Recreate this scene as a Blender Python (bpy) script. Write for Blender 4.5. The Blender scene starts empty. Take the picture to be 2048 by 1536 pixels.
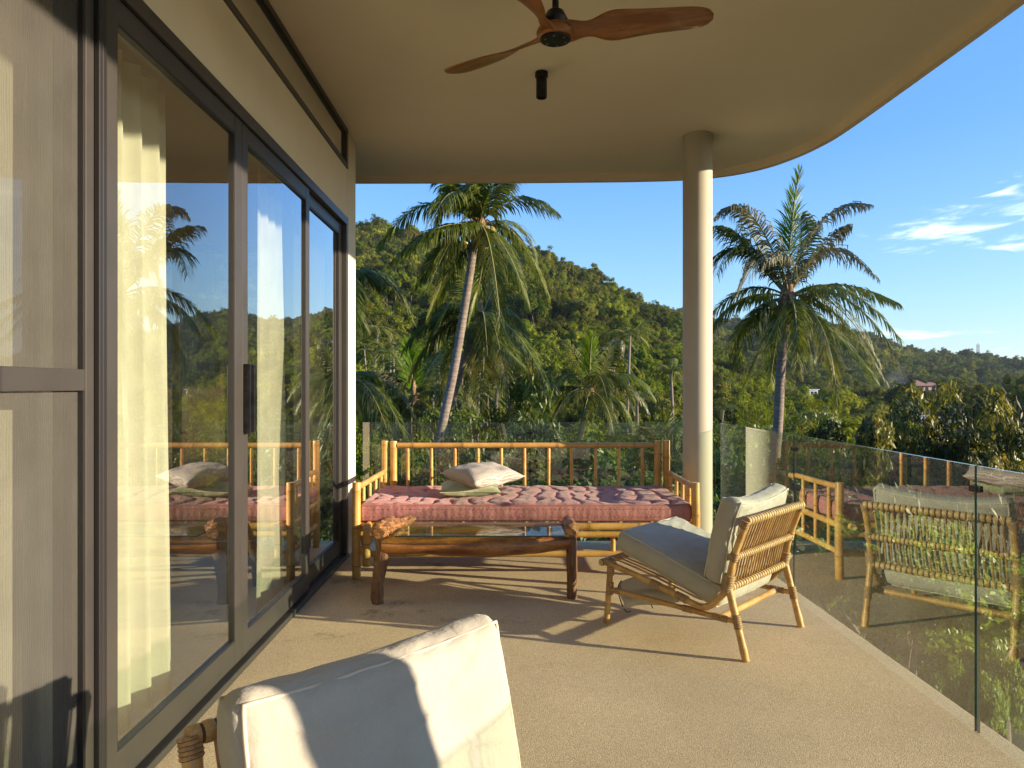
import bpy, bmesh, math, random
import numpy as np
from mathutils import Vector, Matrix, noise as mnoise
R = math.radians
random.seed(7); np.random.seed(7)
S = bpy.context.scene
COL = S.collection

# ------------------------------------------------------------ camera, world, sun, exposure
cam_d = bpy.data.cameras.new('camera'); cam = bpy.data.objects.new('camera', cam_d); COL.objects.link(cam)
cam.location = (0, 0, 1.4); cam.rotation_euler = (R(90), 0, 0)
cam_d.sensor_width = 36; cam_d.lens = 36 * 1430 / 2048
cam_d.shift_x = 12 / 2048; cam_d.shift_y = 4 / 2048
cam_d.clip_start = 0.05; cam_d.clip_end = 20000
S.camera = cam

SUN_DIR = Vector((1, -0.27, 0.235)).normalized()
SUN_EL = math.asin(SUN_DIR.z); SUN_AZ = math.atan2(SUN_DIR.x, SUN_DIR.y)
w = bpy.data.worlds.new('World'); S.world = w; w.use_nodes = True
NT = w.node_tree; NT.nodes.clear()

def mk(nt, typ, **kw):
    n = nt.nodes.new(typ)
    for k, v in kw.items():
        if k.startswith('i_'):
            key = k[2:]
            key = int(key) if key.isdigit() else key.replace('_', ' ')
            n.inputs[key].default_value = v
        else: setattr(n, k, v)
    return n
def math_(nt, op, a, b=None, c=None, clamp=False):
    n = nt.nodes.new('ShaderNodeMath'); n.operation = op; n.use_clamp = clamp
    for i, x in enumerate((a, b, c)):
        if x is None: continue
        if isinstance(x, (int, float)): n.inputs[i].default_value = x
        else: nt.links.new(x, n.inputs[i])
    return n.outputs[0]
def maprange(nt, x, a, b, c=0., d=1., smooth=True):
    n = nt.nodes.new('ShaderNodeMapRange'); n.interpolation_type = 'SMOOTHSTEP' if smooth else 'LINEAR'
    nt.links.new(x, n.inputs[0])
    for i, v in zip((1, 2, 3, 4), (a, b, c, d)): n.inputs[i].default_value = v
    return n.outputs[0]

sky = mk(NT, 'ShaderNodeTexSky', sky_type='NISHITA', sun_disc=False, sun_elevation=SUN_EL, sun_rotation=SUN_AZ,
         altitude=60, air_density=1.15, dust_density=0.35, ozone_density=2.2)
tc = mk(NT, 'ShaderNodeTexCoord'); sp = mk(NT, 'ShaderNodeSeparateXYZ'); NT.links.new(tc.outputs['Generated'], sp.inputs[0])
az = math_(NT, 'ARCTAN2', sp.outputs[0], sp.outputs[1]); el = sp.outputs[2]
def streaks(su, sv, detail, seed, tilt):
    u = math_(NT, 'MULTIPLY', az, su); v = math_(NT, 'MULTIPLY', math_(NT, 'SUBTRACT', el, math_(NT, 'MULTIPLY', az, tilt)), sv)
    c = mk(NT, 'ShaderNodeCombineXYZ', i_2=seed); NT.links.new(u, c.inputs[0]); NT.links.new(v, c.inputs[1])
    n = mk(NT, 'ShaderNodeTexNoise', i_Scale=1.0, i_Detail=detail, i_Roughness=0.62, i_Distortion=0.6); NT.links.new(c.outputs[0], n.inputs['Vector'])
    return n.outputs['Fac']
def blob(a0, e0, sa, se):
    p = math_(NT, 'DIVIDE', math_(NT, 'SUBTRACT', az, a0), sa); q = math_(NT, 'DIVIDE', math_(NT, 'SUBTRACT', el, e0), se)
    s = math_(NT, 'ADD', math_(NT, 'MULTIPLY', p, p), math_(NT, 'MULTIPLY', q, q))
    return math_(NT, 'POWER', 2.718, math_(NT, 'MULTIPLY', s, -1.0))
st = streaks(11, 62, 9, 3.1, 0.06)
m = blob(0.55, 0.185, 0.10, 0.04)
m = math_(NT, 'MAXIMUM', m, blob(0.62, 0.205, 0.07, 0.03))
m = math_(NT, 'MAXIMUM', m, blob(0.66, 0.165, 0.10, 0.02))
m = math_(NT, 'MAXIMUM', m, math_(NT, 'MULTIPLY', blob(0.55, 0.062, 0.10, 0.010), 0.95))
m = math_(NT, 'MAXIMUM', m, math_(NT, 'MULTIPLY', blob(0.66, 0.035, 0.10, 0.012), 0.8))
gen = streaks(1.7, 7, 3, 9.0, 0.0)
m = math_(NT, 'MAXIMUM', m, maprange(NT, gen, 0.60, 0.80, 0, 0.7))
thr = math_(NT, 'ADD', st, math_(NT, 'MULTIPLY', math_(NT, 'SUBTRACT', m, 1.0), 0.35))
cl = maprange(NT, thr, 0.38, 0.72, 0, 0.8)
mixc = mk(NT, 'ShaderNodeMix', data_type='RGBA'); NT.links.new(cl, mixc.inputs[0])
hs = mk(NT, 'ShaderNodeHueSaturation', i_Saturation=1.12, i_Hue=0.508); NT.links.new(sky.outputs[0], hs.inputs['Color'])
rp = mk(NT, 'ShaderNodeValToRGB'); NT.links.new(el, rp.inputs[0]); ee = rp.color_ramp.elements
ee[0].position = 0.0; ee[0].color = (0.60, 1.18, 1.62, 1); ee[1].position = 1.0; ee[1].color = (0.18, 0.62, 1.9, 1)
x = ee.new(0.10); x.color = (0.36, 0.98, 1.80, 1); x = ee.new(0.30); x.color = (0.14, 0.66, 1.95, 1)
air = mk(NT, 'ShaderNodeMix', data_type='RGBA', i_0=0.76); NT.links.new(hs.outputs[0], air.inputs[6]); NT.links.new(rp.outputs[0], air.inputs[7])
NT.links.new(air.outputs[2], mixc.inputs[6]); mixc.inputs[7].default_value = (4.2, 4.4, 4.6, 1)
bg = mk(NT, 'ShaderNodeBackground', i_Strength=0.15); NT.links.new(mixc.outputs[2], bg.inputs[0])
wo = mk(NT, 'ShaderNodeOutputWorld'); NT.links.new(bg.outputs[0], wo.inputs[0])

sd = bpy.data.lights.new('sun', 'SUN'); sd.energy = 3.6; sd.angle = R(0.55); sd.color = (1.0, 0.81, 0.57)
so = bpy.data.objects.new('sun', sd); COL.objects.link(so); so.rotation_euler = (-SUN_DIR).to_track_quat('-Z', 'Y').to_euler()
S.view_settings.view_transform = 'Standard'; S.view_settings.look = 'None'
S.view_settings.exposure = 1.78; S.view_settings.gamma = 1
S.view_settings.use_curve_mapping = False
cy = S.cycles
cy.max_bounces = 8; cy.diffuse_bounces = 4; cy.glossy_bounces = 4; cy.transmission_bounces = 4
cy.transparent_max_bounces = 24; cy.caustics_reflective = False; cy.caustics_refractive = False
cy.sample_clamp_indirect = 8.0

def at(px, py, Y):          # viewing direction of a photo point, taken out to a real distance Y
    return Vector(((px - 1012) * Y / 1430, Y, 1.4 - (py - 772) * Y / 1430))

# ------------------------------------------------------------ materials
MATS = {}
def pm(name, c1, c2=None, rough=0.6, scale=8, stretch=(1, 1, 1), bump=0.0, bscale=None, metal=0.0, spec=0.5,
       detail=4, rand=0.0, lo=0.35, hi=0.65, coat=0.0, sheen=0.0, fine=None, bdist=0.01, gen=False):
    """principled material with two colours mixed by noise, fine grain and a bump"""
    mt = bpy.data.materials.new(name); mt.use_nodes = True; nt = mt.node_tree
    b = nt.nodes['Principled BSDF']; b.inputs['Roughness'].default_value = rough; b.inputs['Metallic'].default_value = metal
    b.inputs['Specular IOR Level'].default_value = spec
    b.inputs['Coat Weight'].default_value = coat; b.inputs['Sheen Weight'].default_value = sheen
    t = mk(nt, 'ShaderNodeTexCoord'); mp = mk(nt, 'ShaderNodeMapping', i_Scale=stretch)
    nt.links.new(t.outputs['Generated' if gen else 'Object'], mp.inputs[0])
    if c2 is not None:
        n = mk(nt, 'ShaderNodeTexNoise', i_Scale=scale, i_Detail=detail, i_Roughness=0.6); nt.links.new(mp.outputs[0], n.inputs['Vector'])
        f = maprange(nt, n.outputs['Fac'], lo, hi)
        mx = mk(nt, 'ShaderNodeMix', data_type='RGBA'); nt.links.new(f, mx.inputs[0])
        mx.inputs[6].default_value = (*c1, 1); mx.inputs[7].default_value = (*c2, 1); col = mx.outputs[2]
    else:
        rgb = mk(nt, 'ShaderNodeRGB'); rgb.outputs[0].default_value = (*c1, 1); col = rgb.outputs[0]
    if fine:
        n3 = mk(nt, 'ShaderNodeTexNoise', i_Scale=fine[0], i_Detail=2); nt.links.new(mp.outputs[0], n3.inputs['Vector'])
        v = maprange(nt, n3.outputs['Fac'], 0.3, 0.7, 1 - fine[1], 1 + fine[1], False)
        h = mk(nt, 'ShaderNodeHueSaturation'); nt.links.new(v, h.inputs['Value']); nt.links.new(col, h.inputs['Color']); col = h.outputs[0]
    if rand:
        oi = mk(nt, 'ShaderNodeObjectInfo'); v = maprange(nt, oi.outputs['Random'], 0, 1, 1 - rand, 1 + rand, False)
        h = mk(nt, 'ShaderNodeHueSaturation'); nt.links.new(v, h.inputs['Value']); nt.links.new(col, h.inputs['Color']); col = h.outputs[0]
    nt.links.new(col, b.inputs['Base Color'])
    if bump:
        n2 = mk(nt, 'ShaderNodeTexNoise', i_Scale=bscale or scale, i_Detail=5, i_Roughness=0.6); nt.links.new(mp.outputs[0], n2.inputs['Vector'])
        bp = mk(nt, 'ShaderNodeBump', i_Strength=bump, i_Distance=bdist); nt.links.new(n2.outputs['Fac'], bp.inputs['Height'])
        nt.links.new(bp.outputs[0], b.inputs['Normal'])
    MATS[name] = mt; return mt

plaster = pm('warm_plaster', (0.72, 0.63, 0.47), (0.76, 0.67, 0.51), 0.85, 1.3, bump=0.05, bscale=60, spec=0.2, bdist=0.003)
ceil_m = pm('ceiling_plaster', (0.74, 0.675, 0.54), (0.79, 0.725, 0.585), 0.9, 0.55, bump=0.04, bscale=40, spec=0.15, bdist=0.003)
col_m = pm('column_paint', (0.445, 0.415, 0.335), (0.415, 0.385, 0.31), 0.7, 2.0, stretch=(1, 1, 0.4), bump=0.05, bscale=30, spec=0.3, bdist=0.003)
frame_m = pm('anodised_frame', (0.060, 0.055, 0.052), (0.070, 0.064, 0.060), 0.42, 3, metal=0.35, bump=0.02, bscale=400, bdist=0.001)
frame_d = pm('dark_frame', (0.022, 0.02, 0.022), None, 0.45, metal=0.2)
black_m = pm('black_metal', (0.012, 0.012, 0.014), (0.03, 0.03, 0.035), 0.35, 20, metal=0.6)
bamboo_m = pm('bamboo', (0.62, 0.36, 0.105), (0.50, 0.27, 0.07), 0.38, 7, bump=0.06, bscale=30, fine=(90, 0.10), rand=0.10, coat=0.15)
node_m = pm('bamboo_node', (0.40, 0.21, 0.07), (0.26, 0.13, 0.045), 0.6, 25)
pith_m = pm('bamboo_cut_end', (0.62, 0.45, 0.24), (0.45, 0.3, 0.14), 0.8, 60)
rattan_m = pm('rattan_pole', (0.58, 0.35, 0.12), (0.40, 0.21, 0.07), 0.42, 9, bump=0.08, bscale=60, fine=(120, 0.15), rand=0.10)
wrap_m = pm('rattan_wrap', (0.56, 0.39, 0.17), (0.42, 0.25, 0.09), 0.5, 30, fine=(200, 0.15))
groove_m = pm('wrap_groove', (0.10, 0.05, 0.02), None, 0.8)
bind_m = pm('rattan_binding', (0.30, 0.17, 0.075), (0.42, 0.26, 0.11), 0.55, 60, fine=(200, 0.2))
log_m = pm('varnished_log', (0.40, 0.155, 0.032), (0.19, 0.055, 0.014), 0.33, 4, stretch=(1.0, 7, 7), bump=0.5, bscale=16, fine=(40, 0.3), coat=0.35, bdist=0.012)
leg_m = pm('weathered_wood', (0.20, 0.10, 0.045), (0.12, 0.05, 0.02), 0.6, 9, stretch=(6, 6, 1), bump=0.5, bscale=12, fine=(60, 0.25), bdist=0.01)
bark_m = pm('stripped_bark_end', (0.34, 0.155, 0.045), (0.11, 0.045, 0.016), 0.65, 26, stretch=(1, 1, 2.5), bump=0.9, bscale=30, bdist=0.015)
sheer_m = None

def fabric(name, c, c2, weave=900, sc=6, bump=0.25, var=0.5):
    mt = pm(name, c, c2, 0.92, sc, bump=bump * 1.8, bscale=13, spec=0.12, sheen=0.15, bdist=0.02, fine=(weave, 0.07))
    return mt
cream_m = fabric('cream_canvas', (0.435, 0.41, 0.355), (0.40, 0.375, 0.32), 700, 5)
cream_pipe = pm('cream_piping', (0.55, 0.50, 0.40), None, 0.9)
pink_m = fabric('dusty_pink_linen', (0.47, 0.21, 0.195), (0.39, 0.165, 0.155), 600, 14)
pinkp_m = pm('pink_piping', (0.36, 0.13, 0.12), None, 0.9)
thread_m = pm('tuft_thread', (0.50, 0.27, 0.25), None, 0.9)
sage_m = fabric('sage_cotton', (0.40, 0.42, 0.26), (0.34, 0.36, 0.22), 500, 12)

# striped pillow: thin wavy printed lines
def stripes_mat():
    mt = pm('striped_linen', (0.5, 0.47, 0.40), None, 0.9, bump=0.3, bscale=10, bdist=0.02); nt = mt.node_tree
    b = nt.nodes['Principled BSDF']; t = mk(nt, 'ShaderNodeTexCoord')
    wv = mk(nt, 'ShaderNodeTexWave', wave_type='BANDS', bands_direction='Y', i_Scale=26.0, i_Distortion=5.0, i_Detail=1.0)
    wv.inputs['Detail Scale'].default_value = 0.6
    nt.links.new(t.outputs['Object'], wv.inputs['Vector'])
    mx = mk(nt, 'ShaderNodeMix', data_type='RGBA'); nt.links.new(maprange(nt, wv.outputs['Fac'], 0.25, 0.5), mx.inputs[0])
    mx.inputs[6].default_value = (0.29, 0.26, 0.235, 1); mx.inputs[7].default_value = (0.52, 0.48, 0.42, 1)
    nt.links.new(mx.outputs[2], b.inputs['Base Color']); return mt
stripe_m = stripes_mat()

def floor_mat():
    mt = bpy.data.materials.new('pebble_wash_floor'); mt.use_nodes = True; nt = mt.node_tree; b = nt.nodes['Principled BSDF']
    t = mk(nt, 'ShaderNodeTexCoord')
    def noise(s, d=3, r=0.6):
        n = mk(nt, 'ShaderNodeTexNoise', i_Scale=s, i_Detail=d, i_Roughness=r); nt.links.new(t.outputs['Object'], n.inputs['Vector']); return n.outputs['Fac']
    vo = mk(nt, 'ShaderNodeTexVoronoi', i_Scale=290.0); nt.links.new(t.outputs['Object'], vo.inputs['Vector'])
    vs = mk(nt, 'ShaderNodeSeparateColor'); nt.links.new(vo.outputs['Color'], vs.inputs[0])
    ramp = mk(nt, 'ShaderNodeValToRGB'); nt.links.new(vs.outputs[0], ramp.inputs[0])
    e = ramp.color_ramp.elements; e[0].position = 0; e[0].color = (0.46, 0.335, 0.212, 1); e[1].position = 1; e[1].color = (0.80, 0.62, 0.425, 1)
    x = e.new(0.5); x.color = (0.65, 0.488, 0.32, 1)
    big = maprange(nt, noise(0.9, 4), 0.3, 0.7, 0.90, 1.08)
    # stains near the daybed and rusty streaks
    sm = math_(nt, 'MULTIPLY', maprange(nt, noise(2.2, 6, 0.7), 0.56, 0.66, 0, 1), 1.0)
    sepc = mk(nt, 'ShaderNodeSeparateXYZ'); nt.links.new(t.outputs['Object'], sepc.inputs[0])
    zone = math_(nt, 'MULTIPLY', maprange(nt, sepc.outputs[1], 3.3, 4.3), maprange(nt, sepc.outputs[0], 0.6, -0.6))
    stain = math_(nt, 'MULTIPLY', sm, math_(nt, 'ADD', math_(nt, 'MULTIPLY', zone, 0.85), 0.22))
    mx = mk(nt, 'ShaderNodeMix', data_type='RGBA'); nt.links.new(math_(nt, 'MULTIPLY', stain, 0.5), mx.inputs[0])
    hv = mk(nt, 'ShaderNodeHueSaturation'); nt.links.new(ramp.outputs[0], hv.inputs['Color']); nt.links.new(big, hv.inputs['Value'])
    nt.links.new(hv.outputs[0], mx.inputs[6]); mx.inputs[7].default_value = (0.17, 0.105, 0.055, 1)
    nt.links.new(mx.outputs[2], b.inputs['Base Color']); b.inputs['Roughness'].default_value = 0.8; b.inputs['Specular IOR Level'].default_value = 0.3
    bp = mk(nt, 'ShaderNodeBump', i_Strength=0.55, i_Distance=0.003)
    nt.links.new(math_(nt, 'SUBTRACT', 1.0, vo.outputs['Distance']), bp.inputs['Height'])
    nt.links.new(bp.outputs[0], b.inputs['Normal']); return mt
floor_m = floor_mat()

def glass_mat(name, tint, refl=1.0, dust=0.0, ior=1.5, rough=0.0):
    """thin pane: transparent, with the mirror reflection of both faces by Fresnel, and some dust"""
    mt = bpy.data.materials.new(name); mt.use_nodes = True; nt = mt.node_tree; nt.nodes.clear()
    fr = mk(nt, 'ShaderNodeFresnel', i_IOR=ior); gm = mk(nt, 'ShaderNodeNewGeometry')
    f2 = math_(nt, 'DIVIDE', math_(nt, 'MULTIPLY', fr.outputs[0], 2.0), math_(nt, 'ADD', fr.outputs[0], 1.0))
    f3 = math_(nt, 'MULTIPLY', math_(nt, 'MULTIPLY', f2, refl), math_(nt, 'SUBTRACT', 1.0, gm.outputs['Backfacing']), clamp=True)
    tr = mk(nt, 'ShaderNodeBsdfTransparent'); tr.inputs[0].default_value = (*tint, 1)
    gl = mk(nt, 'ShaderNodeBsdfGlossy', i_Roughness=rough); gl.inputs[0].default_value = (1, 1, 1, 1)
    ms = mk(nt, 'ShaderNodeMixShader'); nt.links.new(f3, ms.inputs[0]); nt.links.new(tr.outputs[0], ms.inputs[1]); nt.links.new(gl.outputs[0], ms.inputs[2])
    out = ms.outputs[0]
    if dust:
        t = mk(nt, 'ShaderNodeTexCoord')
        n = mk(nt, 'ShaderNodeTexNoise', i_Scale=90.0, i_Detail=3); nt.links.new(t.outputs['Object'], n.inputs['Vector'])
        n2 = mk(nt, 'ShaderNodeTexNoise', i_Scale=3.0, i_Detail=4); mp = mk(nt, 'ShaderNodeMapping', i_Scale=(1, 1, 0.4)); nt.links.new(t.outputs['Object'], mp.inputs[0]); nt.links.new(mp.outputs[0], n2.inputs['Vector'])
        sp_ = maprange(nt, n.outputs['Fac'], 0.66, 0.72)
        fl = math_(nt, 'MULTIPLY', maprange(nt, n2.outputs['Fac'], 0.35, 0.75), dust * 0.35)
        d = math_(nt, 'ADD', math_(nt, 'MULTIPLY', sp_, dust), math_(nt, 'ADD', fl, dust * 0.15), clamp=True)
        df = mk(nt, 'ShaderNodeBsdfDiffuse'); df.inputs[0].default_value = (0.55, 0.55, 0.48, 1)
        tl = mk(nt, 'ShaderNodeBsdfTranslucent'); tl.inputs[0].default_value = (0.55, 0.55, 0.48, 1)
        ad = mk(nt, 'ShaderNodeMixShader', i_0=0.4); nt.links.new(df.outputs[0], ad.inputs[1]); nt.links.new(tl.outputs[0], ad.inputs[2])
        m2 = mk(nt, 'ShaderNodeMixShader'); nt.links.new(d, m2.inputs[0]); nt.links.new(out, m2.inputs[1]); nt.links.new(ad.outputs[0], m2.inputs[2]); out = m2.outputs[0]
    o = mk(nt, 'ShaderNodeOutputMaterial'); nt.links.new(out, o.inputs[0]); return mt
door_glass = glass_mat('tinted_door_glass', (0.92, 0.94, 0.87), 1.8, 0.015)
rail_glass = glass_mat('railing_glass', (0.88, 0.94, 0.88), 1.6, 0.045)
table_glass = glass_mat('table_glass', (0.82, 0.91, 0.86), 0.45, 0.01)
edge_glass = pm('glass_edge', (0.004, 0.018, 0.016), (0.008, 0.045, 0.036), 0.15, 3, spec=0.8)
edge_lit = pm('polished_glass_edge', (0.12, 0.25, 0.20), (0.2, 0.34, 0.28), 0.1, 3, spec=0.8)

def cloth_thin(name, c, alpha=1.0, trans=0.45, mesh=False):
    mt = bpy.data.materials.new(name); mt.use_nodes = True; nt = mt.node_tree; nt.nodes.clear()
    t = mk(nt, 'ShaderNodeTexCoord'); n = mk(nt, 'ShaderNodeTexNoise', i_Scale=5.0, i_Detail=4); nt.links.new(t.outputs['Object'], n.inputs['Vector'])
    hv = mk(nt, 'ShaderNodeHueSaturation'); hv.inputs['Color'].default_value = (*c, 1)
    nt.links.new(maprange(nt, n.outputs['Fac'], 0.3, 0.7, 0.92, 1.06), hv.inputs['Value'])
    d = mk(nt, 'ShaderNodeBsdfDiffuse'); tl = mk(nt, 'ShaderNodeBsdfTranslucent')
    nt.links.new(hv.outputs[0], d.inputs[0]); nt.links.new(hv.outputs[0], tl.inputs[0])
    ms = mk(nt, 'ShaderNodeMixShader', i_0=trans); nt.links.new(d.outputs[0], ms.inputs[1]); nt.links.new(tl.outputs[0], ms.inputs[2]); out = ms.outputs[0]
    if alpha < 1:
        tr = mk(nt, 'ShaderNodeBsdfTransparent'); m2 = mk(nt, 'ShaderNodeMixShader')
        if mesh:
            # woven threads seen against each other: fine bands with a slow moire
            mp = mk(nt, 'ShaderNodeMapping', i_Scale=(1, 1, 0.12)); nt.links.new(t.outputs['Object'], mp.inputs[0])
            wv = mk(nt, 'ShaderNodeTexWave', wave_type='BANDS', bands_direction='Y', i_Scale=34.0, i_Distortion=9.0, i_Detail=2.0)
            wv.inputs['Detail Scale'].default_value = 0.8
            nt.links.new(mp.outputs[0], wv.inputs['Vector'])
            a = maprange(nt, wv.outputs['Fac'], 0.0, 1.0, alpha - 0.045, alpha + 0.045, False)
            nt.links.new(a, m2.inputs[0])
        else: m2.inputs[0].default_value = alpha
        nt.links.new(tr.outputs[0], m2.inputs[1]); nt.links.new(out, m2.inputs[2]); out = m2.outputs[0]
    o = mk(nt, 'ShaderNodeOutputMaterial'); nt.links.new(out, o.inputs[0]); return mt
curtain_m = cloth_thin('white_curtain', (0.90, 0.89, 0.87), 1.0, 0.35)
sheer_m = cloth_thin('sheer_curtain', (0.80, 0.80, 0.70), 0.75, 0.4)
screen_m = cloth_thin('insect_screen', (0.15, 0.145, 0.135), 0.50, 0.2, True)

def leaf_mat(name, c1, c2, c3, trans=0.3, rand=0.25, scale=1.2, gloss=0.35, sat=1.0):
    """leaf: colour differs leaf to leaf and tree to tree, light passes through, slight gloss"""
    mt = bpy.data.materials.new(name); mt.use_nodes = True; nt = mt.node_tree; nt.nodes.clear()
    t = mk(nt, 'ShaderNodeTexCoord'); n = mk(nt, 'ShaderNodeTexNoise', i_Scale=scale, i_Detail=5, i_Roughness=0.75); nt.links.new(t.outputs['Object'], n.inputs['Vector'])
    rp = mk(nt, 'ShaderNodeValToRGB'); nt.links.new(n.outputs['Fac'], rp.inputs[0]); e = rp.color_ramp.elements
    e[0].position = 0.33; e[0].color = (*c1, 1); e[1].position = 0.68; e[1].color = (*c3, 1); x = e.new(0.5); x.color = (*c2, 1)
    oi = mk(nt, 'ShaderNodeObjectInfo'); hv = mk(nt, 'ShaderNodeHueSaturation')
    nt.links.new(maprange(nt, oi.outputs['Random'], 0, 1, 1 - rand, 1 + rand, False), hv.inputs['Value'])
    r2 = math_(nt, 'FRACT', math_(nt, 'MULTIPLY', oi.outputs['Random'], 17.3))
    nt.links.new(maprange(nt, r2, 0, 1, 0.482, 0.512, False), hv.inputs['Hue']); hv.inputs['Saturation'].default_value = sat
    pn = mk(nt, 'ShaderNodeTexNoise', i_Scale=0.028, i_Detail=3); nt.links.new(oi.outputs['Location'], pn.inputs['Vector'])
    pv_ = mk(nt, 'ShaderNodeHueSaturation'); nt.links.new(maprange(nt, pn.outputs['Fac'], 0.35, 0.65, 0.72, 1.22), pv_.inputs['Value'])
    nt.links.new(maprange(nt, pn.outputs['Fac'], 0.35, 0.65, 0.515, 0.485), pv_.inputs['Hue'])
    nt.links.new(rp.outputs[0], pv_.inputs['Color']); nt.links.new(pv_.outputs[0], hv.inputs['Color'])
    d = mk(nt, 'ShaderNodeBsdfDiffuse'); tl = mk(nt, 'ShaderNodeBsdfTranslucent'); g = mk(nt, 'ShaderNodeBsdfGlossy', i_Roughness=0.5)
    g.inputs[0].default_value = (0.8, 0.8, 0.8, 1)
    nt.links.new(hv.outputs[0], d.inputs[0])
    br = mk(nt, 'ShaderNodeHueSaturation', i_Value=1.5, i_Hue=0.485); nt.links.new(hv.outputs[0], br.inputs['Color']); nt.links.new(br.outputs[0], tl.inputs[0])
    ms = mk(nt, 'ShaderNodeMixShader', i_0=trans); nt.links.new(d.outputs[0], ms.inputs[1]); nt.links.new(tl.outputs[0], ms.inputs[2])
    lw = mk(nt, 'ShaderNodeFresnel', i_IOR=1.4); m2 = mk(nt, 'ShaderNodeMixShader')
    nt.links.new(math_(nt, 'MINIMUM', math_(nt, 'MULTIPLY', lw.outputs[0], gloss), 0.055), m2.inputs[0])
    nt.links.new(ms.outputs[0], m2.inputs[1]); nt.links.new(g.outputs[0], m2.inputs[2])
    o = mk(nt, 'ShaderNodeOutputMaterial'); nt.links.new(m2.outputs[0], o.inputs[0]); return mt
far_leaf = leaf_mat('forest_leaves', (0.055, 0.082, 0.009), (0.11, 0.145, 0.013), (0.20, 0.215, 0.019), 0.30, 0.40, 0.5, 0.0)
far_leaf2 = leaf_mat('ridge_leaves', (0.055, 0.072, 0.014), (0.10, 0.115, 0.020), (0.16, 0.16, 0.026), 0.28, 0.40, 0.5, 0.0)
near_leaf = leaf_mat('broad_leaves', (0.055, 0.090, 0.009), (0.10, 0.15, 0.013), (0.17, 0.22, 0.02), 0.35, 0.25, 1.6, 0.4)
dark_leaf = leaf_mat('dark_glossy_leaves', (0.022, 0.036, 0.007), (0.042, 0.060, 0.009), (0.10, 0.105, 0.014), 0.25, 0.2, 1.4, 0.4)
young_sunlit_leaf = leaf_mat('young_sunlit_leaves', (0.10, 0.12, 0.010), (0.19, 0.20, 0.016), (0.26, 0.17, 0.025), 0.45, 0.2, 3.0, 0.4)  # yellow young leaves, with the sun on crown tops put into the colour
bright_leaf = leaf_mat('bright_shrub_leaves', (0.13, 0.20, 0.010), (0.21, 0.30, 0.014), (0.30, 0.38, 0.02), 0.4, 0.2, 2.0, 0.3)
palm_leaf = leaf_mat('palm_leaflets', (0.055, 0.080, 0.008), (0.11, 0.14, 0.012), (0.21, 0.215, 0.02), 0.32, 0.25, 2.0, 0.5)
palm_spear = leaf_mat('young_palm_leaflets', (0.10, 0.19, 0.008), (0.15, 0.27, 0.012), (0.22, 0.33, 0.02), 0.5, 0.1, 2.0, 0.1)
palm_dry = leaf_mat('drying_palm_leaflets', (0.06, 0.08, 0.025), (0.14, 0.135, 0.06), (0.29, 0.245, 0.15), 0.3, 0.2, 2.5, 0.5)
palm_gold = leaf_mat('yellowing_palm_leaflets', (0.08, 0.08, 0.010), (0.15, 0.135, 0.014), (0.27, 0.215, 0.025), 0.35, 0.2, 1.6, 0.5)
palm_sun = leaf_mat('sunlit_palm_leaflets', (0.065, 0.09, 0.008), (0.14, 0.165, 0.012), (0.27, 0.26, 0.02), 0.35, 0.2, 1.8, 0.5)
rachis_m = pm('frond_midrib', (0.20, 0.20, 0.045), (0.14, 0.12, 0.035), 0.5, 4)
palmtrunk_m = pm('palm_bark', (0.22, 0.18, 0.145), (0.15, 0.12, 0.10), 0.85, 6, stretch=(1, 1, 2), bump=0.5, bscale=20, bdist=0.02, fine=(30, 0.15))
palmring_m = pm('palm_bark_ring', (0.10, 0.08, 0.065), None, 0.9)
fibre_m = pm('palm_fibre', (0.16, 0.09, 0.045), (0.30, 0.2, 0.1), 0.9, 12)
coco_m = pm('coconut_husk', (0.24, 0.22, 0.04), (0.30, 0.20, 0.04), 0.5, 8)
bark2_m = pm('tree_bark', (0.17, 0.14, 0.105), (0.10, 0.08, 0.06), 0.9, 8, stretch=(1, 1, 0.3), bump=0.4, bscale=12)
palebark_m = pm('pale_bark', (0.34, 0.29, 0.22), (0.22, 0.18, 0.13), 0.85, 8, stretch=(1, 1, 0.3), bump=0.3, bscale=12)
ground_m = pm('forest_floor', (0.022, 0.026, 0.012), (0.04, 0.042, 0.02), 0.95, 0.35, detail=8, bump=0.5, bscale=1.5, bdist=0.1)

# ------------------------------------------------------------ object helpers
def tag(o, label=None, cat=None, group=None, kind=None):
    for k, v in (('label', label), ('category', cat), ('group', group), ('kind', kind)):
        if v: o[k] = v
    return o
def empty(name, loc=(0, 0, 0), rz=0, label=None, cat=None, group=None):
    o = bpy.data.objects.new(name, None); COL.objects.link(o); o.location = loc; o.rotation_euler = (0, 0, rz)
    o.empty_display_size = 0.2
    return tag(o, label, cat, group)
def link(name, me, mats=None, parent=None, smooth=None):
    o = bpy.data.objects.new(name, me); COL.objects.link(o)
    if mats is not None:
        for m_ in (mats if isinstance(mats, (list, tuple)) else [mats]): me.materials.append(m_)
    if parent is not None: o.parent = parent
    return o
def copy_tree(o, parent=None):
    c = o.copy(); COL.objects.link(c)
    if parent is not None: c.parent = parent
    for ch in [x for x in KIDS.get(o.name, list(o.children))]: copy_tree(ch, c)
    return c
KIDS = {}

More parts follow.
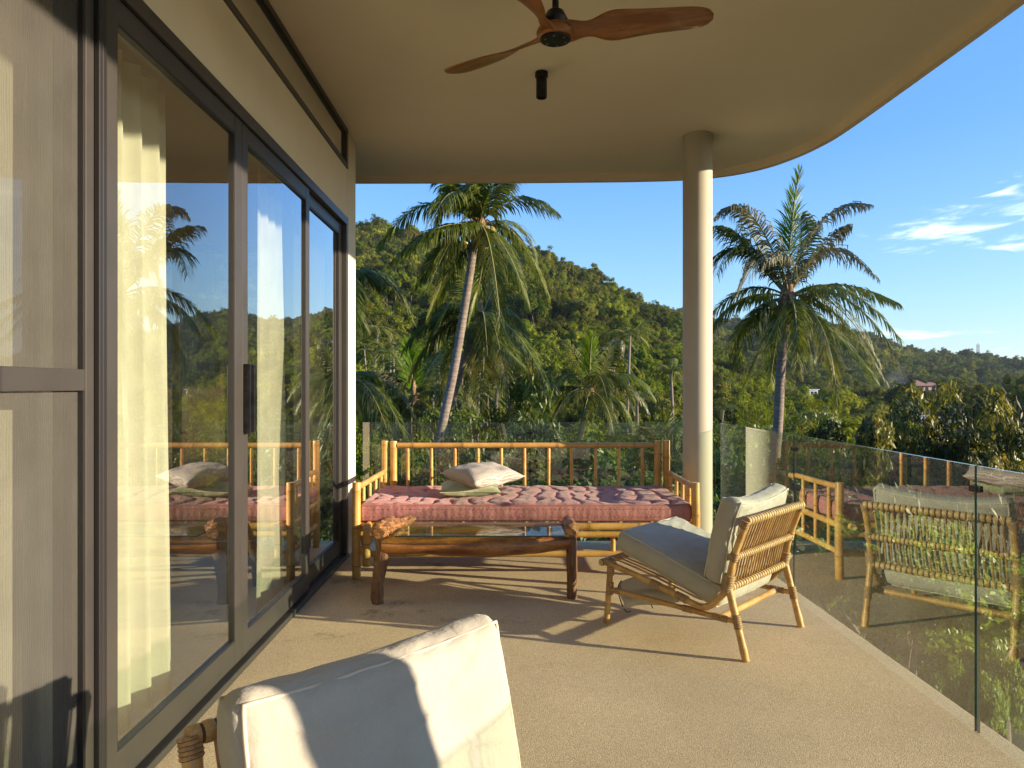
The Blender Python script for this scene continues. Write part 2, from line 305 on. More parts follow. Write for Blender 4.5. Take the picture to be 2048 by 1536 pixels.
class MB:
    def __init__(s): s.v = []; s.f = []; s.m = []; s.sm = []
    def add(s, vs, fs, mi=0, smooth=False):
        o = len(s.v); s.v += [tuple(x) for x in vs]; s.f += [tuple(i + o for i in f) for f in fs]
        s.m += (mi if isinstance(mi, list) else [mi] * len(fs)); s.sm += [smooth] * len(fs)
    def box(s, x0, x1, y0, y1, z0, z1, mi=0, M=None):
        vs = [Vector((x, y, z)) for z in (z0, z1) for y in (y0, y1) for x in (x0, x1)]
        if M: vs = [M @ v for v in vs]
        s.add(vs, [(0, 2, 3, 1), (4, 5, 7, 6), (0, 1, 5, 4), (2, 6, 7, 3), (0, 4, 6, 2), (1, 3, 7, 5)], mi)
    def tube(s, pts, rad, seg=12, mi=0, caps=True, capmi=None, mats=None, flat=1.0, jit=None):
        pts = [Vector(p) for p in pts]; n = len(pts); rad = rad if isinstance(rad, (list, tuple)) else [rad] * n
        rings = []; prev = None
        for i, p in enumerate(pts):
            t = (pts[min(i + 1, n - 1)] - pts[max(i - 1, 0)]).normalized()
            if prev is None:
                a = t.orthogonal().normalized() if abs(t.z) > 0.9 else t.cross(Vector((0, 0, 1))).normalized()
            else: a = (prev - t * prev.dot(t)).normalized()
            prev = a; b = t.cross(a); ring = []
            for k in range(seg):
                q = 2 * math.pi * k / seg; rr = rad[i] * (jit(p, q, i) if jit else 1)
                ring.append(p + a * math.cos(q) * rr + b * math.sin(q) * rr * flat)
            rings.append(ring)
        vs = [v for r_ in rings for v in r_]; fs = []; ms = []
        for i in range(n - 1):
            for k in range(seg):
                fs.append((i * seg + k, i * seg + (k + 1) % seg, (i + 1) * seg + (k + 1) % seg, (i + 1) * seg + k)); ms.append(mats[i] if mats else mi)
        s.add(vs, fs, ms, True)
        if caps:
            c = mi if capmi is None else capmi
            s.add(rings[0], [tuple(range(seg - 1, -1, -1))], c); s.add(rings[-1], [tuple(range(seg))], c)
    def build(s, name, mats, parent=None, bevel=0, seg=2):
        me = bpy.data.meshes.new(name); me.from_pydata(s.v, [], s.f)
        me.polygons.foreach_set('material_index', s.m); me.polygons.foreach_set('use_smooth', s.sm); me.update()
        o = link(name, me, mats, parent)
        if bevel:
            b = o.modifiers.new('bevel', 'BEVEL'); b.width = bevel; b.segments = seg; b.limit_method = 'ANGLE'
            b.angle_limit = R(40)
        return o
def box_obj(name, x0, x1, y0, y1, z0, z1, mat, parent=None, bevel=0.0):
    b = MB(); b.box(x0, x1, y0, y1, z0, z1); return b.build(name, mat, parent, bevel)

def np_mesh(name, verts, quads, mats, midx=None, smooth=False):
    me = bpy.data.meshes.new(name); nv, nf = len(verts), len(quads); k = quads.shape[1]
    me.vertices.add(nv); me.vertices.foreach_set('co', verts.astype(np.float32).ravel())
    me.loops.add(nf * k); me.loops.foreach_set('vertex_index', quads.astype(np.int32).ravel())
    me.polygons.add(nf); me.polygons.foreach_set('loop_start', np.arange(0, nf * k, k, dtype=np.int32))
    if midx is not None: me.polygons.foreach_set('material_index', midx.astype(np.int32))
    me.polygons.foreach_set('use_smooth', np.full(nf, smooth))
    for m_ in mats: me.materials.append(m_)
    me.update(calc_edges=True); return me

def grid_solid(dims, n, rr, fn):
    """closed rounded box of half sizes dims with n=(nx,ny,nz) cells, corner radius rr, then moved by fn(p, q)"""
    bm = bmesh.new(); a, b, c = dims
    for ax in range(3):
        u, v = [(1, 2), (2, 0), (0, 1)][ax]
        for sgn in (-1, 1):
            g = {}
            for i in range(n[u] + 1):
                for j in range(n[v] + 1):
                    q = [0, 0, 0]; q[ax] = sgn; q[u] = 2 * i / n[u] - 1; q[v] = 2 * j / n[v] - 1
                    p = Vector((q[0] * a, q[1] * b, q[2] * c))
                    inn = Vector((max(-a + rr, min(a - rr, p.x)), max(-b + rr, min(b - rr, p.y)), max(-c + rr, min(c - rr, p.z))))
                    d = p - inn
                    if d.length > 1e-6: p = inn + d.normalized() * min(d.length, rr)
                    g[i, j] = bm.verts.new(fn(p, q))
            for i in range(n[u]):
                for j in range(n[v]):
                    f = [g[i, j], g[i + 1, j], g[i + 1, j + 1], g[i, j + 1]]
                    bm.faces.new(f if sgn > 0 else f[::-1])
    bmesh.ops.remove_doubles(bm, verts=bm.verts, dist=0.0004)
    for f in bm.faces: f.smooth = True
    return bm
def bm_obj(name, bm, mat, parent=None, M=None):
    if M: bm.transform(M)
    me = bpy.data.meshes.new(name); bm.to_mesh(me); bm.free(); return link(name, me, mat, parent)
def nz(p, s, seed=0): return mnoise.noise(Vector((p[0] * s + seed, p[1] * s + seed * 1.7, p[2] * s - seed)))

# ------------------------------------------------------------ terrace slab, roof, house walls
def prism(outline, z0, z1):
    n = len(outline); m_ = MB()
    m_.add([(x, y, z0) for x, y in outline] + [(x, y, z1) for x, y in outline],
           [tuple(range(n - 1, -1, -1)), tuple(range(n, 2 * n))] + [(i, (i + 1) % n, n + (i + 1) % n, n + i) for i in range(n)])
    return m_
fl = [(-1.36, -4.5), (1.985, -4.5), (1.985, 6.05)]
for k in range(1, 9):
    a = k / 8 * math.pi / 2; fl.append((1.565 + 0.42 * math.cos(a), 6.05 + 0.42 * math.sin(a)))
fl += [(-1.36, 6.47)]
f_o = prism(fl, -0.28, 0.0).build('terrace_floor', floor_m, bevel=0.006); tag(f_o, kind='structure')
tag(box_obj('room_floor', -6.2, -1.362, -4.5, 6.18, -0.28, 0.012, pm('screed', (0.38, 0.34, 0.27), (0.33, 0.30, 0.24), 0.35, 2)), kind='structure')

edge = [(2.757, -5.0), (2.757, 3.83), (2.745, 4.7), (2.73, 5.51), (2.71, 5.9), (2.665, 6.13), (2.60, 6.36), (2.455, 6.67), (2.225, 6.895), (2.01, 7.005), (1.75, 7.08), (1.30, 7.125), (0.91, 7.14), (0.2, 7.165), (-1.49, 7.185), (-7.0, 7.185)]
def smooth_line(p, it=2):
    for _ in range(it):
        q = [p[0]]
        for a, b in zip(p, p[1:]): q += [(a[0] * .75 + b[0] * .25, a[1] * .75 + b[1] * .25), (a[0] * .25 + b[0] * .75, a[1] * .25 + b[1] * .75)]
        q.append(p[-1]); p = q
    return p
edge = smooth_line(edge)
def inset(p, d):
    out = []
    for i in range(len(p)):
        a = Vector(p[max(i - 1, 0)]); b = Vector(p[min(i + 1, len(p) - 1)]); t = (b - a).normalized()
        out.append((p[i][0] - t.y * d, p[i][1] + t.x * d))
    return out
inn = inset(edge, 0.05)
roof = MB(); back = [(-7.0, -5.0)]
n = len(edge)
# soffit, lip inner face, lip bottom, fascia, top
roof.add([(x, y, 3.503) for x, y in inn] + [(-7.0, -5.0, 3.503)], [tuple(range(n + 1))[::-1]])
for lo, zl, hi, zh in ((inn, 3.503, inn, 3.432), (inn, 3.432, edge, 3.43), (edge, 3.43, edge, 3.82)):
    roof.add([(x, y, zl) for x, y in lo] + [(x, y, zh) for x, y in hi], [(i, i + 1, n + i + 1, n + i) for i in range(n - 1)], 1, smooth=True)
roof.add([(x, y, 3.82) for x, y in edge] + [(-7.0, -5.0, 3.82)], [tuple(range(n + 1))])
roof.add([(-7, -5, 3.503), (2.707, -5, 3.503), (2.757, -5, 3.82), (-7, -5, 3.82)], [(0, 1, 2, 3)])
ro = roof.build('roof_slab', [ceil_m, pm('lip_bounce_tone', (0.74, 0.64, 0.46), (0.70, 0.60, 0.43), 0.8, 2)]); tag(ro, 'thin cream flat roof slab with a rounded corner over the terrace', 'roof')  # lip tone stands in for light bounced onto its inner face

house = empty('house_wall', (-1.3, 6.18, 0), label='warm beige plaster wall strip framing the sliding doors and the high window', cat='wall')
def hbox(name, *a, bevel=0.003, mat=plaster):
    o = box_obj(name, *[a[i] - (-1.3, -1.3, 6.18, 6.18, 0, 0)[i] for i in range(6)], mat, house, bevel); return o
hbox('end_pier', -1.50, -1.30, 5.862, 6.18, 0.0, 3.50)
hbox('lintel', -1.50, -1.30, -4.5, 5.860, 2.775, 3.175)
hbox('pier_return', -1.70, -1.502, 6.0, 6.18, 0.0, 3.50)
hbox('switch_plate', -1.299, -1.292, 6.03, 6.06, 1.48, 1.51, mat=pm('plastic_plate', (0.5, 0.47, 0.4), None, 0.5))
# rest of the room behind the glass
room = empty('room_shell', (-3.5, 1, 0), label='dim brown room interior behind the sliding glass doors', cat='room')
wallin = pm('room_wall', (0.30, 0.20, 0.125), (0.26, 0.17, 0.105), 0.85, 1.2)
def rbox(name, x0, x1, y0, y1, z0, z1, mat, bevel=0): return box_obj(name, x0 + 3.5, x1 + 3.5, y0 - 1, y1 - 1, z0, z1, mat, room, bevel)
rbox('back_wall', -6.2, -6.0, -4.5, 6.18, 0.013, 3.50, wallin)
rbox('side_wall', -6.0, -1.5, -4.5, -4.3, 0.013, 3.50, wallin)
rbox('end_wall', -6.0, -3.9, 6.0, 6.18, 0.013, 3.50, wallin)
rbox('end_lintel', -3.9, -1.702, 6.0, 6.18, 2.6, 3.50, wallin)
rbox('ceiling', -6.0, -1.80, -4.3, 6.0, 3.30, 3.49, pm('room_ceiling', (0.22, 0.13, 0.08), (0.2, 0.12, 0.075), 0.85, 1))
w_ = empty('end_window', (-2.8, 6.09, 0), label='tall dark framed glazing at the far end of the room', cat='window')
def wbox(name, x0, x1, z0, z1, mat, y0=-.03, y1=.03): return box_obj(name, x0 + 2.8, x1 + 2.8, y0, y1, z0, z1, mat, w_, 0.002)
for a in ((-3.9, -3.84, .013, 2.6), (-2.83, -2.77, .08, 2.54), (-1.762, -1.702, .013, 2.6), (-3.84, -1.762, 2.54, 2.6), (-3.84, -1.762, .013, .08)): wbox('frame', *a, frame_m)
wbox('pane', -3.84, -2.83, .08, 2.54, door_glass, -.004, .004); wbox('pane', -2.77, -1.762, .08, 2.54, door_glass, -.004, .004)

# ------------------------------------------------------------ sliding doors along the wall (frames run in Y)
XF = -1.3
dset = empty('sliding_door_frame', (XF, 2.4, 0), label='long dark bronze outer frame and tracks holding all the sliding doors', cat='door frame')
def dbox(par, name, x0, x1, y0, y1, z0, z1, mat=frame_m, bevel=0.003):
    l = par.location; return box_obj(name, x0 - l.x, x1 - l.x, y0 - l.y, y1 - l.y, z0 - l.z, z1 - l.z, mat, par, bevel)
dbox(dset, 'head', -1.50, -1.292, -1.0, 5.86, 2.712, 2.774)
dbox(dset, 'sill', -1.50, -1.285, -1.0, 5.86, 0.001, 0.034)
dbox(dset, 'jamb', -1.50, -1.292, 5.80, 5.861, 0.035, 2.711)
dbox(dset, 'track', -1.335, -1.325, -1.0, 5.80, 0.035, 0.050, frame_d, 0)
dbox(dset, 'track', -1.415, -1.405, -1.0, 5.80, 0.035, 0.050, frame_d, 0)
def door(y0, y1, x, label, cat='sliding door', st=0.085, glass=door_glass, screen=False, handle=None, mid=False):
    t = empty('sliding_door' if not screen else 'screen_door', (x, (y0 + y1) / 2, 0.036), label=label, cat=cat)
    z0, z1 = 0.052, 2.708; h = 0.021
    dbox(t, 'stile', x - h, x + h, y0, y0 + st, z0, z1); dbox(t, 'stile', x - h, x + h, y1 - st, y1, z0, z1)
    dbox(t, 'rail', x - h + .001, x + h - .001, y0 + st, y1 - st, z1 - .085, z1 - .001); dbox(t, 'rail', x - h + .001, x + h - .001, y0 + st, y1 - st, z0 + .001, z0 + .115)
    # dark rubber gaskets round the pane
    g = MB(); gw = 0.008
    for a in ((y0 + st, y0 + st + gw, z0 + .115, z1 - .085), (y1 - st - gw, y1 - st, z0 + .115, z1 - .085), (y0 + st + gw, y1 - st - gw, z0 + .115, z0 + .115 + gw), (y0 + st + gw, y1 - st - gw, z1 - .085 - gw, z1 - .085)):
        g.box(-h * .8, h * .8, a[0] - t.location.y, a[1] - t.location.y, a[2] - .036, a[3] - .036)
    g.build('gasket', frame_d, t)
    if mid: dbox(t, 'mid_rail', x - h + .002, x + h - .002, y0 + st, y1 - st, 1.385, 1.452)
    if screen:
        for a, b in ((z0 + .115, 1.385), (1.452, z1 - .085)):
            m_ = MB(); l = t.location; yy0, yy1 = y0 + st + gw - l.y, y1 - st - gw - l.y
            m_.add([(0, yy0, a - l.z), (0, yy1, a - l.z), (0, yy1, b - l.z), (0, yy0, b - l.z)], [(0, 1, 2, 3)]); m_.build('insect_mesh', screen_m, t)
    else:
        dbox(t, 'pane', x - .004, x + .004, y0 + st + .002, y1 - st - .002, z0 + .117, z1 - .087, glass, 0)
    if handle:
        hh = MB(); l = t.location
        hh.box(x + h + .002 - l.x, x + h + .036 - l.x, handle - .030 - l.y, handle + .028 - l.y, 1.165 - l.z, 1.51 - l.z)
        hh.box(x + h + .036 - l.x, x + h + .052 - l.x, handle - .014 - l.y, handle + .012 - l.y, 1.17 - l.z, 1.505 - l.z)
        hh.build('handle', black_m, t, 0.003)
    return t
XI, XO = -1.405, -1.328
door(3.543, 4.755, XO, 'dark framed sliding glass door with bar handle, right one of the middle pair, curtain gathered behind', handle=3.585, st=0.078)
door(2.316, 3.540, XO, 'dark framed sliding glass door nearest the camera, left one of the middle pair', st=0.090)
door(4.76, 5.795, -1.352, 'fixed dark framed glass door at the far end of the wall')
door(4.74, 5.79, -1.452, 'insect screen door with middle rail behind the far glass door', 'screen door', screen=True, mid=True, st=0.06)
door(1.02, 2.262, XO + 0.004, 'grey insect screen door with middle rail at the left edge of the photo', 'screen door', screen=True, mid=True, st=0.045)
door(1.0, 2.33, XI, 'sliding glass door behind the left insect screen', st=0.08)
door(-0.98, 0.98, XI, 'wide sliding glass door beside the camera', st=0.08)
dbox(dset, 'mullion', -1.345, -1.288, 2.266, 2.288, 0.035, 2.711, frame_d)
dbox(dset, 'mullion', -1.338, -1.290, 2.2895, 2.314, 0.035, 2.711, frame_d)
# clerestory window
cw = empty('clerestory_window', (XF, 3.0, 3.34), label='long narrow high window with dark frame between lintel and roof', cat='window')
dbox(cw, 'frame', -1.345, -1.292, -1.0, 5.86, 3.176, 3.216); dbox(cw, 'frame', -1.345, -1.292, -1.0, 5.86, 3.458, 3.499)
dbox(cw, 'frame', -1.345, -1.292, 5.80, 5.861, 3.217, 3.457)
dbox(cw, 'sash', -1.330, -1.305, -1.0, 5.798, 3.218, 3.236, frame_d); dbox(cw, 'sash', -1.330, -1.305, -1.0, 5.798, 3.440, 3.456, frame_d)
dbox(cw, 'pane', -1.322, -1.315, -1.0, 5.79, 3.237, 3.439, door_glass, 0)

# curtains: folded sheets hanging just behind the panes
def curtain(name, y0, y1, x, z0, z1, folds, amp, mat, label, taper=0.0, lean=0.0, seed=1):
    nu, nv = folds * 12, 26; vs = []; fs = []
    for j in range(nv + 1):
        tz = j / nv; z = z0 + (z1 - z0) * tz
        for i in range(nu + 1):
            u = i / nu; wob = 0.25 * mnoise.noise(Vector((u * 3, tz * 1.4, seed)))
            ph = u * folds * 2 * math.pi + 2.2 * wob + 1.4 * mnoise.noise(Vector((u * 2.2, 5, seed)))
            a = amp * (0.55 + 0.45 * (1 - tz)) * (0.75 + 0.5 * mnoise.noise(Vector((u * 4, 1.5, seed + 3))))
            yy = y0 + (y1 - y0) * u * (1 - taper * tz) + lean * tz + 0.015 * math.cos(ph)
            vs.append((x + a * math.sin(ph) + 0.012 * wob, yy, z + (0.012 * math.sin(ph * .5) if j == 0 else 0)))
    w1 = nu + 1
    for j in range(nv):
        for i in range(nu): fs.append((j * w1 + i, j * w1 + i + 1, (j + 1) * w1 + i + 1, (j + 1) * w1 + i))
    m_ = MB(); base = Vector((x, (y0 + y1) / 2, z0)); m_.add([Vector(v) - base for v in vs], fs, 0, True)
    o = m_.build(name, mat); o.location = base; return tag(o, label, 'curtain')
curtain('curtain', 2.62, 3.30, -1.535, 0.05, 2.72, 4, 0.065, curtain_m, 'white gathered curtain filling the left of the nearest glass door', 0.12, 0.0, 1)
curtain('curtain', 4.22, 4.92, -1.48, 0.04, 2.70, 4, 0.045, curtain_m, 'white gathered curtain between the centre stile and the far doors', 0.3, 0.03, 4)
curtain('curtain', 0.3, 2.53, -1.56, 0.04, 2.72, 11, 0.014, curtain_m, 'pale curtain drawn behind the left insect screen', 0.0, 0, 7)
curtain('clerestory_blind', -0.9, 5.72, -1.372, 3.18, 3.498, 30, 0.016, curtain_m, 'pleated pale curtain strip behind the high window', 0, 0, 12)

# column(s)
def column(x, y, label):
    m_ = MB(); m_.tube([(0, 0, 0), (0, 0, 0.02), (0, 0, 1.75), (0, 0, 3.5)], 0.121, 64, caps=False)
    o = m_.build('column', col_m); o.location = (x, y, 0.001); return tag(o, label, 'column')
column(1.607, 6.0, 'round cream column carrying the roof corner behind the daybed')
column(1.607, 0.93, 'round cream column beside the camera')

# ceiling spotlight
sl = empty('ceiling_spotlight', (0.238, 4.79, 3.502), label='small black cylinder spotlight under the ceiling beyond the fan', cat='spotlight')
def lathe(prof, seg=36):
    m_ = MB(); vs = [(r_ * math.cos(2 * math.pi * k / seg), r_ * math.sin(2 * math.pi * k / seg), z) for r_, z in prof for k in range(seg)]
    for i in range(len(prof) - 1):
        m_.add(vs[i * seg:(i + 2) * seg], [(k, (k + 1) % seg, seg + (k + 1) % seg, seg + k) for k in range(seg)], 0, True)
    return m_
lathe([(0, -.0002), (.042, -.0002), (.044, -.003), (.044, -.032), (.040, -.036), (.0365, -.037)]).build('mount', black_m, sl)
lathe([(.0362, -.037), (.0365, -.165), (.0345, -.172), (.030, -.173), (.028, -.150)]).build('body', black_m, sl)
lathe([(.028, -.150), (.0, -.149)]).build('lens', pm('lamp_lens', (0.45, 0.45, 0.42), None, 0.2), sl)

# ------------------------------------------------------------ ceiling fan
fan = empty('ceiling_fan', (0.238, 3.44, 3.10), label='three bladed carved wooden ceiling fan with black hub disc', cat='ceiling fan')
fanwood = pm('fan_wood', (0.30, 0.115, 0.022), (0.17, 0.055, 0.010), 0.34, 3, stretch=(1, 9, 9), fine=(45, 0.2), coat=0.25, bump=0.05, bscale=30)
def blade(ang, L=0.735):
    n, vs, fs = 34, [], []; cs = 8
    for i in range(n + 1):
        s_ = i / n; r_ = 0.035 + (L - 0.035) * s_
        # chord: wide carved root, waist, broad paddle, rounded tip
        ch = 0.115 * math.exp(-((s_) / 0.16) ** 2) + 0.158 * (1 / (1 + math.exp(-(s_ - 0.24) * 22))) * max(0, 1 - ((s_ - 0.62) / 0.383) ** 6 if s_ > 0.62 else 1) ** 0.5 + 0.012
        ch *= (1 - 0.10 * max(0, s_ - .5))
        pit = R(-8 - 20 * math.exp(-((s_ - .22) / .22) ** 2) - 10 * (1 - s_)) ; sweep = 0.055 * s_ ** 2 - 0.03 * s_
        th = 0.020 * (1 - 0.62 * s_) + 0.016 * math.exp(-(s_ / .12) ** 2); dz = 0.018 * s_
        for k in range(2 * cs):
            if k < cs: c = -0.5 + k / (cs - 1); top = 1
            else: c = 0.5 - (k - cs) / (cs - 1); top = -1
            z = top * th * 0.5 * math.sqrt(max(0.0, 1 - (2 * c) ** 2) + 0.02); y = c * ch
            vs.append((r_, sweep + y * math.cos(pit) - z * math.sin(pit), dz + y * math.sin(pit) + z * math.cos(pit)))
    w2 = 2 * cs
    for i in range(n):
        for k in range(w2): fs.append((i * w2 + k, (i + 1) * w2 + k, (i + 1) * w2 + (k + 1) % w2, i * w2 + (k + 1) % w2))
    m_ = MB(); m_.add(vs, fs, 0, True); m_.add(vs[:w2], [tuple(range(w2))]); m_.add(vs[-w2:], [tuple(range(w2 - 1, -1, -1))])
    o = m_.build('blade', fanwood, fan); o.rotation_euler = (0, 0, ang); return o
for a in (-11, 137, 243): blade(R(a))
lathe([(0.0, -.030), (.078, -.030), (.088, -.022), (.092, 0), (.082, .022), (.05, .034), (0, .036)]).build('hub', fanwood, fan)
disc = lathe([(0, -.0385), (.066, -.0385), (.073, -.036), (.074, -.031)]).build('hub_disc', black_m, fan)
for k in range(6):
    a = k * math.pi / 3 + .3; m_ = MB(); m_.tube([(.052 * math.cos(a), .052 * math.sin(a), -.0387), (.052 * math.cos(a), .052 * math.sin(a), -.041)], .006, 10)
    m_.build('screw', pm('screw_steel', (.25, .25, .27), None, .35, metal=.8) if k == 0 else MATS['screw_steel'], disc)
lathe([(.0, .036), (.055, .037), (.06, .06), (.04, .10), (.016, .115), (.014, .30)]).build('downrod', black_m, fan)
lathe([(.014, .30), (.065, .33), (.075, .385), (.07, .4015)]).build('canopy', black_m, fan)

# ------------------------------------------------------------ glass railing
def pane(p0, p1, z0, z1, label):
    p0 = Vector((*p0, 0)); p1 = Vector((*p1, 0)); L = (p1 - p0).length; t = (p1 - p0) / L
    o = empty('glass_railing_panel', (p0.x, p0.y, 0), math.atan2(t.y, t.x), label, 'glass panel', 'frameless glass panels round the terrace')
    m_ = MB(); m_.box(0, L, -.0065, .0065, z0, z1)
    m_.m = [1, 2, 0, 0, 1, 1]
    g = m_.build('pane', [rail_glass, edge_glass, edge_lit], o); return o
def clampo(par, x, z=0.985):
    m_ = MB(); m_.box(x - .026, x + .026, .008, .020, z - .013, z + .013); m_.box(x - .026, x + .026, -.020, -.008, z - .013, z + .013); m_.box(x - .008, x + .008, -.009, .009, z - .01, z + .01)
    m_.build('clamp', black_m, par, 0.002)
X_G = 1.905
g1 = pane((X_G, 1.08), (X_G, 2.882), -.05, 1.078, 'clear glass railing panel nearest the camera on the right')
g2 = pane((X_G, 2.897), (X_G, 4.708), -.05, 1.078, 'glass railing panel reflecting the rattan chair')
g3 = pane((X_G, 4.723), (X_G - .028, 6.235), -.05, 1.078, 'glass railing panel beside the column, at the terrace corner')
g0 = pane((X_G, -0.75), (X_G, 1.065), -.05, 1.078, 'glass railing panel beside the camera')
clampo(g1, 1.81); clampo(g2, 1.8185)
g4 = pane((-1.27, 6.345), (0.205, 6.345), -.05, 1.078, 'glass railing panel behind the left half of the daybed')
g5 = pane((0.219, 6.345), (1.862, 6.345), -.05, 1.078, 'glass railing panel behind the right half of the daybed')
clampo(g4, 1.482)
g3b = MB(); g3b.box(0, 0, 0, 0, 0, 0)

# ------------------------------------------------------------ bamboo daybed
bed = empty('bamboo_daybed', (0.15, 5.7, 0), label='bamboo daybed with spindle back standing before the rear glass railing', cat='daybed')
BL = bed.location.copy()
def bamboo(name, p0, p1, r_, par=bed, L=BL, seg=14, nodes=0.27, seed=None, taper=0.0, bend=0.004):
    p0 = Vector(p0) - L; p1 = Vector(p1) - L; D = (p1 - p0).length; d = (p1 - p0) / D
    rnd = random.Random(seed if seed is not None else hash((round(p0.x, 3), round(p0.y, 3), round(p0.z, 3), round(p1.x, 3))) & 0xffff)
    ts = [0.0]; x = rnd.uniform(0.05, nodes)
    marks = []
    while x < D - 0.03: marks.append(x); x += nodes * rnd.uniform(0.85, 1.2)
    keys = [(0, r_ * .98, 0), (0.004, r_, 0)]
    for m1 in marks: keys += [(m1 - .02, r_, 0), (m1 - .006, r_ * 1.04, 0), (m1 - .002, r_ * 1.10, 1), (m1 + .0015, r_ * 1.02, 1), (m1 + .004, r_ * 1.07, 0), (m1 + .018, r_, 0)]
    keys = [k for k in keys if k[0] < D - .005] + [(D - .004, r_, 0), (D, r_ * .97, 0)]
    keys.sort(); o1 = d.orthogonal().normalized(); o2 = d.cross(o1); a1, a2 = rnd.uniform(-bend, bend), rnd.uniform(-bend, bend)
    pts = [p0 + d * k[0] + (o1 * a1 + o2 * a2) * math.sin(math.pi * k[0] / D) * (D > .5) for k in keys]
    rr = [k[1] * (1 - taper * k[0] / D) for k in keys]
    m_ = MB(); m_.tube(pts, rr, seg, 0, True, 2, [k[2] for k in keys])
    return m_.build(name, [bamboo_m, node_m, pith_m], par)
YF, YR = 5.19, 6.2
XL, XR = -1.085, 1.375
bamboo('front_post', (XL, YF, 0), (XL, YF, .70), .031); bamboo('front_post', (XR, YF, 0), (XR, YF, .70), .031)
bamboo('rear_post', (-1.05, YR, 0), (-1.05, YR, .925), .029); bamboo('rear_post', (1.392, YR, 0), (1.392, YR, .93), .029)
bamboo('rear_post', (-0.975, YR, 0), (-0.975, YR, .922), .030); bamboo('rear_post', (1.312, YR, 0), (1.312, YR, .928), .029)
bamboo('top_rail', (-0.945, YR, .885), (1.284, YR, .888), .024, nodes=.36)
bamboo('back_rail', (-0.945, YR, .36), (1.284, YR, .36), .024); bamboo('back_rail', (-0.945, YR, .20), (1.284, YR, .20), .022)
for k in range(11):
    x = -0.848 + k * 0.2028 + random.uniform(-.004, .004)
    bamboo('back_spindle', (x, YR, .385), (x + random.uniform(-.004, .004), YR, .862), .0145, seg=10, nodes=.22)
for x in (XL + .01, XR - .005):
    xr = -1.05 if x < 0 else 1.392
    bamboo('arm_rail', (x, YF + .025, .665), (xr, YR - .02, .66), .022, nodes=.3)
    bamboo('side_rail', (x, YF + .02, .385), (xr, YR - .02, .385), .024, nodes=.33)
    bamboo('side_rail', (x, YF + .02, .19), (xr, YR - .02, .19), .022, nodes=.33)
    for k in range(4):
        t_ = (k + .8) / 4.6; yy = YF + (YR - YF) * t_; bamboo('arm_spindle', (x + (xr - x) * t_, yy, .21), (x + (xr - x) * t_, yy, .645), .015, seg=10, nodes=.2)
bamboo('front_rail', (XL + .03, YF + .03, .378), (XR - .03, YF + .03, .378), .026, nodes=.38)
bamboo('front_rail', (XL + .03, YF + .03, .318), (XR - .03, YF + .03, .316), .022, nodes=.42)
bamboo('front_rail', (XL + .03, YF + .05, .168), (XR - .03, YF + .05, .172), .023, nodes=.40)
bamboo('front_strut', (.785, YF + .055, .19), (.785, YF + .055, .30), .018)
bamboo('end_peg', (-1.0, YF - .07, .385), (-1.0, YF + .35, .385), .026); bamboo('end_peg', (1.30, YF - .05, .385), (1.30, YF + .35, .385), .025)
bamboo('short_strut', (-1.005, YF - .035, .10), (-1.005, YF - .035, .36), .026, nodes=.09); 
for k in range(11):
    bamboo('bed_slat', (-1.0 + .23 * k, YF + .03, .412), (-1.0 + .23 * k, YR - .03, .412), .012, seg=8, nodes=.4)

# mattress
def mattress():
    a, b, c = 1.205, .475, .062; nx, ny = 190, 64
    rows_x, rows_y = 17, 5
    def fn(p, q):
        p = Vector(p)
        if abs(q[2]) == 1:
            # tufts: cell pillows with deep buttons, longer ridges across the bed
            u = (q[0] + 1) / 2 * rows_x + .8 * nz((q[0] * 2, q[1] * 2, 1), 1.3, 4); v = (q[1] + 1) / 2 * rows_y + .15 * nz((q[0] * 3, q[1], 2), 1.1, 9)
            cx, cyy = abs((u % 1) - .5) * 2, abs((v % 1) - .5) * 2
            e = min(1, (1 - abs(q[0])) * 16) * min(1, (1 - abs(q[1])) * 7)
            val = -.010 * max(0, cx) ** 4 * e - 0.006 * cyy ** 6 * e - .014 * (max(0, cx * cyy) ** 3) * e + .006
            p.z += (val + .016 * nz(p, 2.4, 3) * e + .007 * nz(p, 9, 5) + .003 * nz(p, 22, 6)) * (1 if q[2] > 0 else -.3)
            p.z += .010 * math.sin(q[0] * 5 + 1) * e * (q[2] > 0)
        else:
            fl_ = math.cos((p.x if abs(q[1]) == 1 else p.y) * 2 * math.pi / .052)
            out = .0006 * fl_ * (1 - abs(q[2]) ** 4) + .010 * (1 - q[2] ** 2) + .004 * nz(p, 6, 2)
            if abs(q[1]) == 1: p.y += out * q[1]
            else: p.x += out * q[0]
            p.z += .005 * nz(p, 2.5, 8)
        return p
    bm = grid_solid((a, b, c), (nx * 2, ny, 8), .012, fn)
    mt = bm_obj('mattress', bm, pink_m); mt.location = (.145, 5.69, .474)
    tag(mt, 'long tufted dusty pink mattress lying on the bamboo daybed', 'mattress')
    for zz in (.052, -.052):
        pts = []
        for k in range(241):
            s_ = k / 240 * 4; e = int(s_) % 4; f = s_ - int(s_); A, B = a - .004, b - .004
            x, y = [(-A + 2 * A * f, -B), (A, -B + 2 * B * f), (A - 2 * A * f, B), (-A, B - 2 * B * f)][e]
            pts.append((x, y, zz + .004 * nz((x, y, zz), 3, 2)))
        m_ = MB(); m_.tube(pts, .0075, 6, caps=False); m_.build('piping', pinkp_m, mt)
    for zz in (.030, -.026):
        m_ = MB()
        for k in range(int(2 * a / .033)):
            x = -a + .0165 + k * .033; m_.tube([(x - .004, -b - .0115, zz), (x + .004, -b - .0115, zz + .002)], .0022, 5)
        m_.build('stitching', thread_m, mt)['kind'] = 'stuff'
    m_ = MB()
    return mt
mat_o = mattress()

